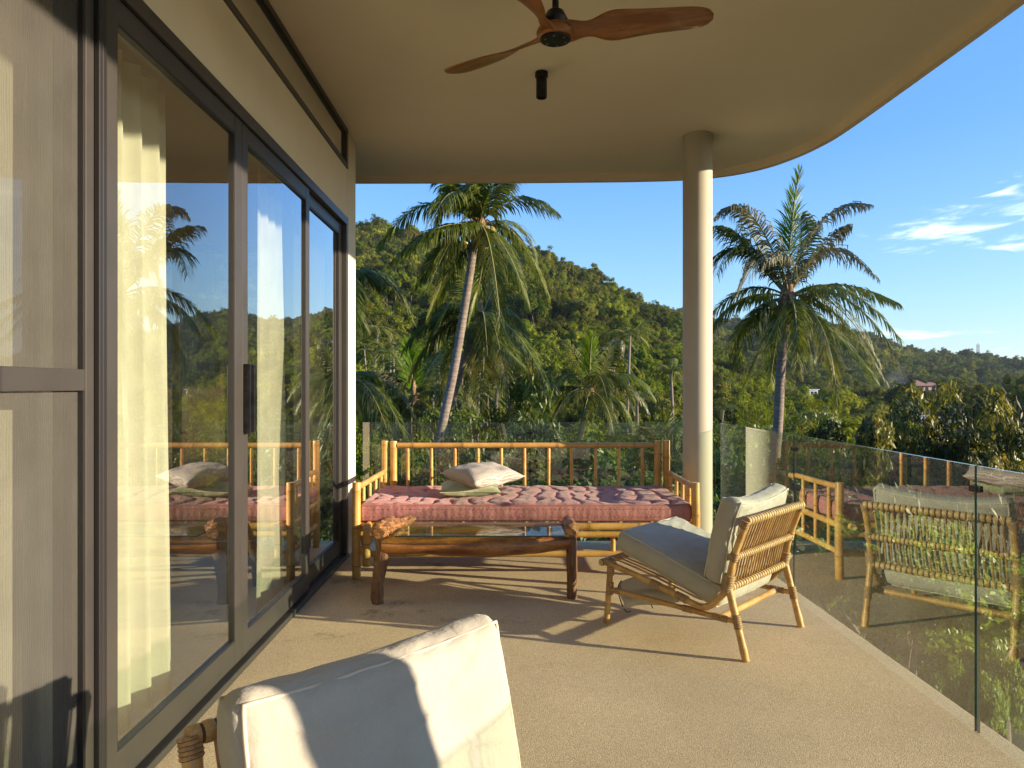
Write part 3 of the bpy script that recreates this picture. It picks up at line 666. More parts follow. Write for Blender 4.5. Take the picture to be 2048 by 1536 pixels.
def pillow(name, loc, rz, a, b, h, mat, label, rx=0, ry=0, seed=0, wr=.012, flange=.0):
    nx = 40; vs = []; fs = []
    for side in (1, -1):
        for i in range(nx + 1):
            for j in range(nx + 1):
                u, v = 2 * i / nx - 1, 2 * j / nx - 1
                e = (max(0, 1 - abs(u) ** 2.6) * max(0, 1 - abs(v) ** 2.6)) ** .48
                pin = 1 - .07 * (1 - abs(v) ** 2) * abs(u) ** 3; pin2 = 1 - .07 * (1 - abs(u) ** 2) * abs(v) ** 3
                p = Vector((u * a * pin, v * b * pin2, side * h * e))
                edgef = 1 - e
                p.z += wr * nz(p, 9, seed) * e + wr * .8 * math.sin((u * 6 + v * 9) + 4 * nz(p, 4, seed + 2)) * e * edgef
                vs.append(p)
    N = (nx + 1) ** 2
    for s_ in (0, 1):
        for i in range(nx):
            for j in range(nx):
                q = [s_ * N + i * (nx + 1) + j, s_ * N + (i + 1) * (nx + 1) + j, s_ * N + (i + 1) * (nx + 1) + j + 1, s_ * N + i * (nx + 1) + j + 1]
                fs.append(tuple(q if s_ == 0 else q[::-1]))
    bm = bmesh.new(); bv = [bm.verts.new(v) for v in vs]
    for f in fs: bm.faces.new([bv[k] for k in f])
    bmesh.ops.remove_doubles(bm, verts=bm.verts, dist=.0005)
    for f in bm.faces: f.smooth = True
    o = bm_obj(name, bm, mat); o.location = loc; o.rotation_euler = (rx, ry, rz); tag(o, label, 'pillow')
    pts = []
    for k in range(97):
        s_ = k / 24; e = int(s_) % 4; f = s_ - int(s_)
        u, v = [(-1 + 2 * f, -1), (1, -1 + 2 * f), (1 - 2 * f, 1), (-1, 1 - 2 * f)][e]
        pts.append((u * a * (1 - .07 * (1 - v * v) * abs(u) ** 3), v * b * (1 - .07 * (1 - u * u) * abs(v) ** 3), .001))
    m_ = MB(); m_.tube(pts, .005, 6, caps=False); m_.build('piping', mat, o)
    return o
pillow('pillow', (-.29, 5.72, .586), R(4), .235, .21, .066, sage_m, 'flat sage green pillow lying on the mattress under the striped one', seed=3, rx=R(2))
pillow('pillow', (-.19, 5.74, .688), R(38), .245, .235, .083, stripe_m, 'puffy striped grey linen pillow on top of the green one', seed=6, wr=.02, rx=R(5), ry=R(-3))

# ------------------------------------------------------------ log table
tab = empty('log_table', (-.2, 4.8, 0), label='rustic log coffee table with glass top before the daybed', cat='table'); TL = tab.location.copy()
def log(name, pts, rad, mat, seed, seg=20, amp=.16, sub=8, flat=1.0, par=tab, L=TL, capmi=None):
    P = [Vector(p) - L for p in pts]; q = []; rr = []
    for i in range(len(P) - 1):
        for k in range(sub):
            t_ = k / sub; q.append(P[i].lerp(P[i + 1], t_)); rr.append(rad[i] * (1 - t_) + rad[i + 1] * t_)
    q.append(P[-1]); rr.append(rad[-1])
    def jit(p, a, i):
        return 1 + amp * mnoise.noise(Vector((math.cos(a) * 1.4 + seed, math.sin(a) * 1.4, i * .16))) + amp * .5 * mnoise.noise(Vector((math.cos(a) * 4 + seed, math.sin(a) * 4, i * .45)))
    m_ = MB(); m_.tube(q, rr, seg, 0, jit=jit, flat=flat); return m_.build(name, mat, par)
log('leg', [(-.825, 4.60, 0), (-.83, 4.61, .12), (-.80, 4.62, .28), (-.80, 4.62, .44)], [.036, .040, .036, .045], leg_m, 3, amp=.34)
log('leg', [(.437, 4.72, 0), (.432, 4.72, .2), (.430, 4.72, .40)], [.034, .032, .034], leg_m, 9, amp=.18)
log('leg', [(-.90, 5.02, 0), (-.895, 5.02, .2), (-.80, 5.04, .42)], [.034, .034, .036], leg_m, 13)
log('leg', [(.475, 5.06, 0), (.465, 5.06, .40)], [.033, .034], leg_m, 17)
log('front_beam', [(-.80, 4.63, .375), (-.5, 4.64, .372), (-.1, 4.64, .360), (.2, 4.68, .365), (.42, 4.71, .378)], [.064, .064, .074, .062, .046], log_m, 21, amp=.14)
log('rear_beam', [(-.68, 5.03, .385), (-.2, 5.04, .38), (.43, 5.06, .385)], [.05, .05, .045], log_m, 26)
log('side_beam', [(-.80, 4.50, .47), (-.80, 4.535, .478), (-.785, 4.60, .492), (-.75, 4.74, .478), (-.715, 4.86, .455), (-.67, 5.08, .455)], [.036, .054, .060, .050, .042, .032], bark_m, 31, amp=.34, seg=36, sub=9)
log('side_beam', [(.415, 4.63, .445), (.42, 4.66, .45), (.435, 4.72, .452), (.44, 4.90, .445), (.44, 5.10, .44)], [.036, .046, .048, .045, .036], bark_m, 37, amp=.26, seg=32, sub=9)
m_ = MB(); m_.box(-.70 - TL.x, .375 - TL.x, 4.50 - TL.y, 5.03 - TL.y, .448, .458); m_.m = [0, 0, 1, 1, 1, 1]
m_.build('glass_top', [table_glass, edge_glass], tab)

# ------------------------------------------------------------ rattan lounge chair (local: x across seen from the back, y to the front)
U = Vector((.689, .725, 0)).normalized(); CH_ANG = math.atan2(U.y, U.x)
chair = empty('rattan_lounge_chair', (1.22, 3.633, 0), CH_ANG, 'low rattan lounge chair with cream cushions facing the daybed, before the glass railing', 'lounge chair', 'rattan lounge chairs on the terrace')
Wd = .717
rod_m = pm('back_rods', (0.44, 0.26, 0.10), (0.30, 0.155, 0.055), 0.5, 14, rand=0.2)
def curve(pts, sub=6):
    P = [Vector(p) for p in pts]; out = []
    for i in range(len(P) - 1):
        a, b, c, d = P[max(i - 1, 0)], P[i], P[i + 1], P[min(i + 2, len(P) - 1)]
        for k in range(sub):
            t_ = k / sub; out.append(0.5 * ((2 * b) + (c - a) * t_ + (2 * a - 5 * b + 4 * c - d) * t_ * t_ + (3 * b - a - 3 * c + d) * t_ ** 3))
    out.append(P[-1]); return out
def pole(name, pts, r_, mat=rattan_m, par=None, seg=14, nodes=True):
    P = curve(pts, 8) if len(pts) > 2 else [Vector(pts[0]).lerp(Vector(pts[1]), k / 14) for k in range(15)]
    D = [0]
    for a, b in zip(P, P[1:]): D.append(D[-1] + (b - a).length)
    rr = [r_ * (1 + .035 * math.sin(d * 23) + (.09 if nodes and int(d / .17) != int((d + .02) / .17) else 0)) for d in D]
    m_ = MB(); m_.tube(P, rr, seg); return m_.build(name, mat, par or chair)
def wrapped(name, pts, r_, pitch=.021, par=None, dark=.30):
    P = curve(pts, 12); D = [0]
    for a, b in zip(P, P[1:]): D.append(D[-1] + (b - a).length)
    tot = D[-1]; n_ = max(2, int(tot / pitch)); q = []; rr = []; ms = []
    def atd(d):
        for i in range(len(D) - 1):
            if D[i + 1] >= d: return P[i].lerp(P[i + 1], (d - D[i]) / max(1e-9, D[i + 1] - D[i]))
        return P[-1]
    for k in range(n_):
        for f, rad, mi in ((0.0, .90, 1), (dark * .5, .90, 1), (dark * .8, 1.0, 0), (.5, 1.06, 0), (.85, 1.02, 0)):
            q.append(atd((k + f) * tot / n_)); rr.append(r_ * rad); ms.append(mi)
    q.append(P[-1]); rr.append(r_ * .9)
    m_ = MB(); m_.tube(q, rr, 14, 0, mats=ms); return m_.build(name, [wrap_m, groove_m], par or chair)
def binding(p0, p1, r_, turns=7):   # tight turns of cane round a joint
    p0, p1 = Vector(p0), Vector(p1); q = []; rr = []; ms = []
    for k in range(turns):
        for f, rad, mi in ((0, .93, 1), (.2, .99, 0), (.5, 1.03, 0), (.8, .99, 0)):
            q.append(p0.lerp(p1, (k + f) / turns)); rr.append(r_ * rad); ms.append(mi)
    q.append(p1); rr.append(r_ * .93); m_ = MB(); m_.tube(q, rr, 12, 0, mats=ms); return m_.build('binding', [bind_m, groove_m], chair)
for x in (0.0, Wd):
    pole('side_frame', [(x, .872, .362), (x, .82, .35), (x, .63, .314), (x, .47, .277), (x, .32, .238), (x, .245, .226), (x, .185, .250), (x, .135, .305), (x, .10, .36), (x, .065, .52), (x, 0.0, .708)], .0175)
    pole('rear_leg', [(x, .098, .372), (x, 0.0, 0.0)], .0185); pole('front_leg', [(x, .835, .335), (x, .863, 0.0)], .0175)
    pole('side_stretcher', [(x, .842, .205), (x, .052, .190)], .0145)
    binding((x, .108, .335), (x, .088, .425), .030, 10); binding((x, .068, .50), (x, .058, .545), .0225, 5)
    binding((x, .012, .675), (x, -.002, .716), .0235, 5); binding((x, .055, .225), (x, .040, .155), .0225, 7)
    binding((x, .838, .175), (x, .836, .245), .0215, 7); binding((x, .834, .29), (x, .832, .345), .0225, 5)
    binding((x, .87, .362), (x, .80, .347), .0225, 6); binding((x, .56, .298), (x, .50, .284), .0220, 6)
    binding((x, .40, .26), (x, .33, .242), .0220, 6); binding((x, .80, .204), (x, .765, .203), .0190, 4); binding((x, .36, .196), (x, .30, .195), .0190, 5)
    binding((x, .18, .193), (x, .10, .191), .0190, 6)
wrapped('top_rail', [(-.004, -.002, .712), (.2, -.004, .713), (.5, -.004, .713), (Wd + .004, -.002, .712)], .0215, .029)
wrapped('middle_rail', [(0, .060, .52), (.35, .056, .52), (Wd, .060, .52)], .0185, .022)
wrapped('lower_rail', [(0, .098, .352), (.35, .096, .350), (Wd, .098, .352)], .0195, .028)
wrapped('front_rail', [(-.03, .882, .358), (.35, .885, .360), (Wd + .03, .882, .358)], .020, .024)
pole('cross_stretcher', [(0, .14, .192), (Wd, .14, .192)], .017)
for k in range(20):
    x = .045 + k * (Wd - .09) / 19 + random.uniform(-.003, .003)
    m_ = MB(); m_.tube([(x, .014, .70), (x, .080, .52), (x, .118, .352)], .0056, 8)
    m_.build('back_rod', rod_m, chair)
for k in range(16):
    x = .05 + k * (Wd - .1) / 15
    m_ = MB(); m_.tube(curve([(x, .86, .378), (x, .63, .334), (x, .40, .278), (x, .25, .25), (x, .16, .33), (x, .118, .37)], 4), .0055, 6); m_.build('seat_rod', rattan_m, chair)
def frame_mat4(o, ex, ey, ez):
    M = Matrix.Identity(4)
    for i, a in enumerate((ex, ey, ez)):
        for k in range(3): M[k][i] = a[k]
    for k in range(3): M[k][3] = o[k]
    return M
def cushion(name, c, ey, ez, dims, seed, label, slump=None, par=None, crown=.022):
    """box cushion; ey along its depth or height, ez its thickness; child of nothing (it rests on the chair)"""
    ey = Vector(ey).normalized(); ez = Vector(ez).normalized(); ex = Vector((1, 0, 0))
    a, b, h = dims
    def warp(p):
        if slump: p = slump(p)
        return p
    def fn(p, q):
        p = Vector(p); u, v = p.x / a, p.y / b
        cr = crown * (1 - min(1, abs(u)) ** 3) * (1 - min(1, abs(v)) ** 3)
        if abs(q[2]) == 1: p.z += q[2] * cr + .007 * nz(p, 7, seed) + .006 * (1 - abs(nz((p.x * 1.0, p.y * 2.6, 0), 4.5, seed + 9)) * 2.4) ** 3 * (abs(nz((p.x * 1.0, p.y * 2.6, 0), 4.5, seed + 9)) < .41) + .010 * nz(p, 3, seed + 4) * (1 - abs(u) ** 4)
        else:
            bul = .010 * (1 - q[2] ** 2)
            if abs(q[0]) == 1: p.x += q[0] * (bul + .005 * nz(p, 14, seed))
            else: p.y += q[1] * (bul + .005 * nz(p, 12, seed))
        # gathers near the seams
        ed = max(abs(u), abs(v)); p.z += .004 * math.sin(p.x * 70 + p.y * 50 + 5 * nz(p, 5, seed)) * max(0, ed - .8) * 4 * q[2]
        return warp(p)
    bm = grid_solid((a, b, h), (56, 56, 10), min(.035, h * .6), fn)
    M = frame_mat4(Vector(c), ex, ey, ez)
    o = bm_obj(name, bm, cream_m, M=M)
    for s_ in (1, -1):
        pts = []; A, B, H = a - .011, b - .011, h - .011
        for k in range(161):
            t_ = k / 40; e = int(t_) % 4; f = t_ - int(t_)
            x, y = [(-A + 2 * A * f, -B), (A, -B + 2 * B * f), (A - 2 * A * f, B), (-A, B - 2 * B * f)][e]
            pts.append(M @ warp(Vector((x + .006 * nz((x, y, 1), 10, seed), y + .004 * nz((y, x, 2), 9, seed), s_ * (H + .003)))))
        m_ = MB(); m_.tube(pts, .0048, 6, caps=False); pp = m_.build('piping', cream_pipe, o)
    return o
def place(o, root):
    o.location = root.location; o.rotation_euler = root.rotation_euler
def slump1(p):
    # back cushion sags in the middle of its top edge and leans over the rail
    t_ = max(0, p.y / .235); u = p.x / .33
    p.y -= .035 * (1 - u * u) * t_ * t_ ; p.z += -.02 * t_ * t_ + .012 * u * t_
    return p
def seat_cush(par, lab, s):
    o = cushion('seat_cushion', (Wd / 2, .488, .386), (0, .945, .325), (0, -.325, .945), (.322, .345, .062), s, lab); place(o, par); return tag(o, lab, 'cushion')
def back_cush(par, lab, s, sl):
    o = cushion('back_cushion', (Wd / 2, .158, .592), (0, -.175, .985), (0, .985, .175), (.338, .232, .058), s, lab, sl); place(o, par); return tag(o, lab, 'cushion')
seat_cush(chair, 'cream seat cushion sloping on the rattan chair by the railing', 3)
back_cush(chair, 'cream back cushion with sagging top on the rattan chair by the railing', 8, slump1)
# cushion ties and a loose cover flap below the front of the seat
fp = MB(); g = []
for i in range(13):
    for j in range(9):
        u, v = i / 12, j / 8
        g.append((.06 + .20 * u, .80 - .25 * u + .02 * math.sin(v * 6), .245 - .17 * v * (1 - .45 * u) + .02 * math.sin(u * 5) + .012 * math.sin(v * 9 + u * 4)))
fp.add(g, [(i * 9 + j, (i + 1) * 9 + j, (i + 1) * 9 + j + 1, i * 9 + j + 1) for i in range(12) for j in range(8)], 0, True)
fo = fp.build('cover_flap', cream_m); place(fo, chair); tag(fo, 'loose cream fabric flap hanging under the rattan seat', 'fabric flap')
fm = fo.modifiers.new('thick', 'SOLIDIFY'); fm.thickness = .004
for pts in ([(.06, .80, .25), (.055, .82, .20), (.06, .80, .12), (.07, .77, .07), (.09, .75, .075)], [(.16, .70, .26), (.155, .71, .2), (.17, .67, .12), (.18, .66, .09)]):
    m_ = MB(); m_.tube(curve(pts, 6), .0032, 6); m_.build('black_tie', black_m, fo)

# second chair, turned to face the camera side, only its back is in the picture
chair2 = copy_tree(chair); A2 = math.atan2(-.70, -.71)
chair2.location = (-.108, 1.902, 0); chair2.rotation_euler = (0, 0, A2)
chair2['label'] = 'rattan lounge chair cut off by the bottom edge, nearest the camera'
def slump2(p):
    t_ = max(0, p.y / .235); u = p.x / .33
    p.y -= .012 * (1 - u * u) * t_ * t_; p.z += .012 * u * t_ - .01 * t_
    return p
seat_cush(chair2, 'cream seat cushion of the nearest chair, below the picture edge', 13)
back_cush(chair2, 'large cream back cushion in the foreground crossed by a curved shadow', 17, slump2)
#VEG
# ------------------------------------------------------------ terrain
def interp(x, xs, ys): return float(np.interp(x, xs, ys))
# tangents (x/y) of directions against the elevation of the ridges there
def T(px): return (px - 1012) / 1430
def E(py, h=0.0): return (772 - py) / 1430
# ridge A: the near hill on the left; ridge B: the long far hill on the right (tangent of azimuth, distance y, height)
A_px = [-900, 0, 300, 560, 713, 800, 865, 960, 1080, 1180, 1240, 1300, 1365, 1430, 1500, 1560, 1640]
A_y  = [400, 420, 430, 440, 447, 460, 486, 492, 506, 545, 580, 612, 652, 705, 752, 790, 815]
A_D  = [330, 340, 345, 340, 330, 325, 315, 300, 285, 270, 258, 245, 228, 205, 180, 158, 140]
B_px = [-900, 1000, 1200, 1310, 1356, 1448, 1497, 1557, 1616, 1700, 1760, 1800, 1850, 1900, 1960, 2048, 2400, 3200, 6000]
B_y  = [640, 622, 612, 620, 624, 645, 643, 630, 636, 668, 680, 702, 712, 712, 724, 734, 735, 740, 750]
AT = [math.atan(T(p)) for p in A_px]; BT = [math.atan(T(p)) for p in B_px]
HA = [1.4 + E(y) * d - 6.0 for y, d in zip(A_y, A_D)]; HB = [1.4 + E(y) * 640 - 6.5 for y in B_y]
def terr(x, y):
    r = math.hypot(x, y); a = math.atan2(x, y); t_ = max(-1.2, min(1.4, a))
    ca = math.cos(max(-1.1, min(1.1, a)))
    base = interp(r, [0, 9, 16, 30, 60, 110, 200, 400, 1500, 4000], [-4.4, -4.6, -5.6, -7.5, -10.5, -13.5, -15, -18, -26, -30])
    side = 1.0
    if abs(a) > 1.35: side = max(0.0, 1 - (abs(a) - 1.35) / 0.5)
    rA = interp(t_, AT, A_D) / ca; hA = interp(t_, AT, HA)
    aA = max(0, hA - base); wA = 0.0
    fA = interp(t_, AT, [95] * 4 + [80] * 8 + [85, 92, 96, 98, 100]) / ca
    if fA < r < rA: s_ = (r - fA) / (rA - fA); wA = s_ ** 0.9 * (0.86 + 0.14 * s_)
    elif r >= rA: wA = max(0.0, 1 - (r - rA) / 260) ** 1.5
    rB = 640 / ca; hB = interp(t_, BT, HB); wB = 0.0; fB = 190 / ca
    if fB < r < rB: s_ = (r - fB) / (rB - fB); wB = 0.5 * s_ ** 1.15 + 0.5 * (s_ * s_ * (3 - 2 * s_))
    elif r >= rB: wB = max(0.0, 1 - (r - rB) / 700) ** 1.4
    z = max(base + aA * wA, base + max(0, hB - base) * wB)
    z = base + (z - base) * side
    n_ = mnoise.noise(Vector((x / 70, y / 70, 1))) * 5 + mnoise.noise(Vector((x / 24, y / 24, 4))) * 1.8
    gully = -abs(mnoise.noise(Vector((x / 110 + 3, y / 110, 7)))) * 10
    k = min(1, max(0, (r - 70) / 120)) * min(1, max(0.0, abs(r - rA) / 40 + .15)) * min(1, max(0.0, abs(r - rB) / 80 + .15))
    return z + (n_ + gully + 3) * k + 0.25 * mnoise.noise(Vector((x / 5, y / 5, 2))) * min(1, r / 20)
az_s = [-math.pi + i * math.pi / 36 for i in range(18)] + [(-math.pi / 2) + i * math.pi / 220 for i in range(221)] + [math.pi / 2 + (i + 1) * math.pi / 36 for i in range(18)]
rs = [0.5] + [3 * 1.062 ** i for i in range(118)]
rs = [r_ for r_ in rs if r_ < 3000]
tv = []
for a in az_s:
    for r_ in rs: tv.append((r_ * math.sin(a), r_ * math.cos(a), terr(r_ * math.sin(a), r_ * math.cos(a)) if r_ < 4000 else -30))
nr = len(rs); tf = [(i * nr + j, i * nr + j + 1, (i + 1) * nr + j + 1, (i + 1) * nr + j) for i in range(len(az_s) - 1) for j in range(nr - 1)]
m_ = MB(); m_.add(tv, tf, 0, True); tag(m_.build('hillside_ground', ground_m), kind='structure')

# ------------------------------------------------------------ leaf clouds
def leaves(centers, normals, size, rng, aspect=1.6, jitter=0.35, curl=0.0, hang=0.0):
    """one small leaf blade (a quad) at every centre"""
    n_ = len(centers); d = rng.normal(size=(n_, 3)); nn = normals + rng.normal(size=(n_, 3)) * jitter
    nn /= np.linalg.norm(nn, axis=1, keepdims=True) + 1e-9
    d[:, 2] -= hang * 2; t = d - nn * (d * nn).sum(1, keepdims=True); t /= np.linalg.norm(t, axis=1, keepdims=True) + 1e-9
    b = np.cross(nn, t); s = size * rng.uniform(.6, 1.35, (n_, 1)); L = t * s * aspect * .5; W = b * s * .5
    v = np.stack([centers - L, centers + W * .9 - L * .1, centers + L, centers - W * .9 - L * .1], 1).reshape(-1, 3)
    q = np.arange(n_ * 4).reshape(-1, 4); return v, q
def crown_pts(rng, rx, rz, nclump, per, csize, base=0.0, shape='dome', gap=0.0, flat=0.75):
    """leaf centres and outward normals on many leafy clumps that fill an uneven crown"""
    C = []; Nn = []
    for _ in range(nclump):
        d = rng.normal(size=3); d /= np.linalg.norm(d)
        if d[2] < -0.35: d[2] *= -0.6
        rr = rng.uniform(.45, 1.0) ** .6
        wob = 1 + .28 * math.sin(d[0] * 5 + d[1] * 3 + rng.uniform(0, .8))
        c = np.array([d[0] * rx * rr * wob, d[1] * rx * rr * wob, base + rz * (1 + d[2] * rr * wob)])
        cs = csize * rng.uniform(.55, 1.3); k = int(per * rng.uniform(.6, 1.3))
        e = rng.normal(size=(k, 3)); e /= np.linalg.norm(e, axis=1, keepdims=True); e[:, 2] = np.abs(e[:, 2]) * np.where(rng.random(k) < .75, 1, -1)
        C.append(c + e * cs * rng.uniform(.55, 1.05, (k, 1)) * np.array([1, 1, flat])); Nn.append(e * .8 + d * .7 + np.array([0, 0, .25]))
    return np.concatenate(C), np.concatenate(Nn)
def limbs(h, rx, rz, n_, r0, seed, mat, wig=.3):
    rnd = random.Random(seed); m2 = MB(); P = [Vector((0, 0, -1.2)), Vector((wig * rnd.uniform(-.5, .5), wig * rnd.uniform(-.5, .5), h * .5)), Vector((wig * rnd.uniform(-1, 1), wig * rnd.uniform(-1, 1), h))]
    m2.tube(P, [r0 * 1.15, r0 * .8, r0 * .55], 7)
    for k in range(n_):
        a = 2 * math.pi * k / n_ + rnd.uniform(-.4, .4); s_ = P[2].lerp(P[1], rnd.uniform(0, .5)); e = Vector((math.cos(a) * rx * .7, math.sin(a) * rx * .7, h + rz * rnd.uniform(.4, 1.4)))
        mid = s_.lerp(e, .5) + Vector((0, 0, -.1 * rz)); m2.tube([s_, mid, e], [r0 * .45, r0 * .25, r0 * .08], 5)
    m2.tube([P[2], P[2] + Vector((rnd.uniform(-.3, .3), rnd.uniform(-.3, .3), rz * 1.3))], [r0 * .5, r0 * .1], 6)
    return m2
PROTO = []   # far forest trees: (crown mesh, trunk mesh, radius)
for k in range(7):
    rng = np.random.default_rng(100 + k); rx = [3.0, 3.6, 2.6, 3.2, 4.0, 2.8, 3.3][k]; rz = [2.3, 2.2, 2.9, 1.9, 2.3, 3.2, 2.6][k]; h = [3.2, 3.0, 2.8, 4.0, 3.2, 2.4, 3.6][k]
    C_, N_ = crown_pts(rng, rx, rz, 70, 120, .80, h - 1.3)
    v, q = leaves(C_, N_, .22, rng, 1.6, .30); PROTO.append((np_mesh('forest_crown', v, q, [far_leaf]), h, rx, rz, k))
TR = []
for k in range(3):
    mb = limbs(4.5, 2.4, 2.0, 4, .16, k, None); me = bpy.data.meshes.new('forest_trunk'); me.from_pydata(mb.v, [], mb.f); me.materials.append(bark2_m); TR.append(me)

# ------------------------------------------------------------ palms
def frond_geo(P0, P1, P2, L=.62, n_=64, droop=.7, seed=0, dens=1.0, wid=.034, curl=0.0, lean=None):
    """a feather leaf along a bent midrib: (vertices, faces, material index) with leaflets on both sides"""
    rnd = random.Random(seed); P0, P1, P2 = Vector(P0), Vector(P1), Vector(P2)
    def B(t_): return P0 * (1 - t_) ** 2 + P1 * 2 * t_ * (1 - t_) + P2 * t_ * t_
    def dB(t_): return ((P1 - P0) * (1 - t_) + (P2 - P1) * t_).normalized()
    m2 = MB(); N_ = 14; m2.tube([B(i / N_) for i in range(N_ + 1)], [.030 * (1 - .85 * (i / N_) ** .7) + .003 for i in range(N_ + 1)], 5, 0)
    up = Vector((0, 0, 1)); plane_n = (P1 - P0).cross(P2 - P0)
    gap_until = -1
    for i in range(n_):
        t_ = .13 + .87 * (i + .5) / n_
        p = B(t_); d = dB(t_)
        s = d.cross(up)
        if s.length < .15: s = plane_n.copy() if plane_n.length > 1e-4 else Vector((1, 0, 0))
        if lean is not None: s = s.normalized() + Vector(lean)
        s.normalize()
        if abs(d.z) > .88 and droop < .3: s = Vector((1, .25, 0)).normalized()
        nrm = s.cross(d).normalized()
        if nrm.z < 0: nrm = -nrm
        prof = (.45 + .55 * math.sin(min(1, t_ * 1.7) * math.pi / 2)) * (1 - .62 * max(0, (t_ - .55) / .45) ** 1.6)
        for sg in (-1, 1):
            if rnd.random() > dens: continue
            l = L * prof * rnd.uniform(.85, 1.1)
            dd = (s * sg * (1 - .35 * t_) * (.5 if droop < .3 else 1) + d * (.35 + .75 * t_) + nrm * .22 + Vector((rnd.uniform(-.2, .2), rnd.uniform(-.2, .2), rnd.uniform(-.16, .12)))).normalized()
            g = Vector((0, 0, -1)); dr = droop * rnd.uniform(.75, 1.3)
            a = p; b_ = a + (dd + g * dr * .25).normalized() * l * .4; c = b_ + (dd + g * dr * 1.0).normalized() * l * .35
            e = c + (dd * (1 - curl) + g * (dr * 2.2 + curl) + d * curl * rnd.uniform(-1, 1)).normalized() * l * .3
            wv = d * (wid * .5) + nrm * (wid * .15 * sg)
            m2.add([a - wv * .6, a + wv * .6, b_ + wv, b_ - wv, c + wv * .8, c - wv * .8, e], [(0, 1, 2, 3), (3, 2, 4, 5), (5, 4, 6)], 1, False)
    return m2
def palm_trunk(path, r0, r1, root, seed=0):
    P = curve([Vector(p) for p in path], 10); D = [0]
    for a, b in zip(P, P[1:]): D.append(D[-1] + (b - a).length)
    tot = D[-1]; q = []; rr = []; ms = []; d = 0; rnd = random.Random(seed)
    def atd(x):
        i = max(0, min(len(D) - 2, int(np.searchsorted(D, x)) - 1)); return P[i].lerp(P[i + 1], (x - D[i]) / max(1e-9, D[i + 1] - D[i]))
    while d < tot - .1:
        step = rnd.uniform(.085, .125); f = d / tot; r_ = r0 + (r1 - r0) * f + .10 * math.exp(-d / .5)
        for g, k, mi in ((0, 1.05, 1), (.12, .985, 0), (.9, 1.03, 0)): q.append(atd(d + g * step)); rr.append(r_ * k); ms.append(mi)
        d += step
    q.append(P[-1]); rr.append(r1)
    m2 = MB(); base = root.location; m2.tube([p - base for p in q], rr, 12, 0, mats=ms); return m2.build('trunk', [palmtrunk_m, palmring_m], root)
def palm_head(root, top, sc=1.0, nuts=0, seed=0):
    rnd = random.Random(seed); t_ = Vector(top) - root.location
    m2 = MB(); m2.tube([t_ + Vector((0, 0, -.35 * sc)), t_ + Vector((0, 0, -.1 * sc)), t_ + Vector((0, 0, .25 * sc)), t_ + Vector((0, 0, .7 * sc))], [.15 * sc, .2 * sc, .14 * sc, .03 * sc], 9, jit=lambda p, a, i: 1 + .25 * math.sin(3 * a + i)); m2.build('crown_shaft', fibre_m, root)
    for k in range(int(7 * sc)):
        a = rnd.uniform(0, 6.28); e = t_ + Vector((math.cos(a) * rnd.uniform(.25, .6), math.sin(a) * rnd.uniform(.25, .6), rnd.uniform(-.6, .05))) * 1
        m2 = MB(); m2.tube(curve([t_ + Vector((math.cos(a) * .1, math.sin(a) * .1, 0)), t_.lerp(e, .6) + Vector((0, 0, .15)), e], 4), [.03 - .0025 * i for i in range(9)], 5); m2.build('flower_stalk', fibre_m, root)
    for k in range(nuts):
        a = rnd.uniform(0, 6.28); rad = rnd.uniform(.2, .38); c = t_ + Vector((math.cos(a) * rad, math.sin(a) * rad, rnd.uniform(-.5, -.15)))
        m2 = MB(); m2.tube([c + Vector((0, 0, .13 - .26 * i / 6)) for i in range(7)], [.03, .085, .105, .11, .10, .075, .02], 8); m2.build('coconut', coco_m, root)
def dir_palm(label, Y, crown, path, fr, r0, r1, nuts, seed, nback=8, L=.62, group=None, leaf=None):
    top = at(crown[0], crown[1], Y); pts = [at(x, y, Y + dy) for x, y, dy in path]
    b = pts[0]; gz = terr(b.x, b.y) - .2; base = Vector((b.x - (pts[1].x - b.x) * .3, b.y, gz))
    root = empty('coconut_palm', base, label=label, cat='palm tree', group=group or 'coconut palms beyond the terrace')
    palm_trunk([base] + pts + [top + Vector((0, 0, .1))], r0, r1, root, seed)
    palm_head(root, top, 1.0, nuts, seed)
    sc = Y / 1430
    for k, (mx, my, tx, ty, dm, dt, kind) in enumerate(fr):
        P1 = top + Vector((mx * sc, dm, -my * sc)); P2 = top + Vector((tx * sc, dt, -ty * sc))
        # control point so that the curve passes near the given middle point
        Pc = P1 * 2 - (top + P2) * .5
        dr = {'g': .75, 'u': .12, 'd': .8, 'h': 1.25}[kind]
        g = frond_geo(top - root.location, Pc - root.location, P2 - root.location, L * (1.18 if kind != 'u' else .92), 92 if kind != 'u' else 105, dr, seed * 50 + k, .93 if kind != 'd' else .84, .035 if kind != 'u' else .036, .8 if kind == 'd' else 0)
        g.build('frond', [rachis_m, {'g': palm_leaf, 'u': palm_spear, 'd': palm_dry, 'h': leaf or palm_leaf}[kind]], root)
    rnd = random.Random(seed)
    for k in range(nback):
        a = rnd.uniform(.15, math.pi - .15) * (1 if k % 3 else -1) + 0; ln = rnd.uniform(2.1, 2.6); e = rnd.uniform(-.5, .9)
        d = Vector((math.cos(a), math.sin(a), 0)); P1 = top + d * ln * .5 + Vector((0, 0, ln * (.25 + .35 * e))); P2 = top + d * ln * (1.0) + Vector((0, 0, ln * (-.55 + .55 * e)))
        frond_geo(top - root.location, P1 - root.location, P2 - root.location, L * 1.15, 72, .95, seed * 70 + k, .88, .032).build('frond', [rachis_m, palm_leaf], root)
    return root
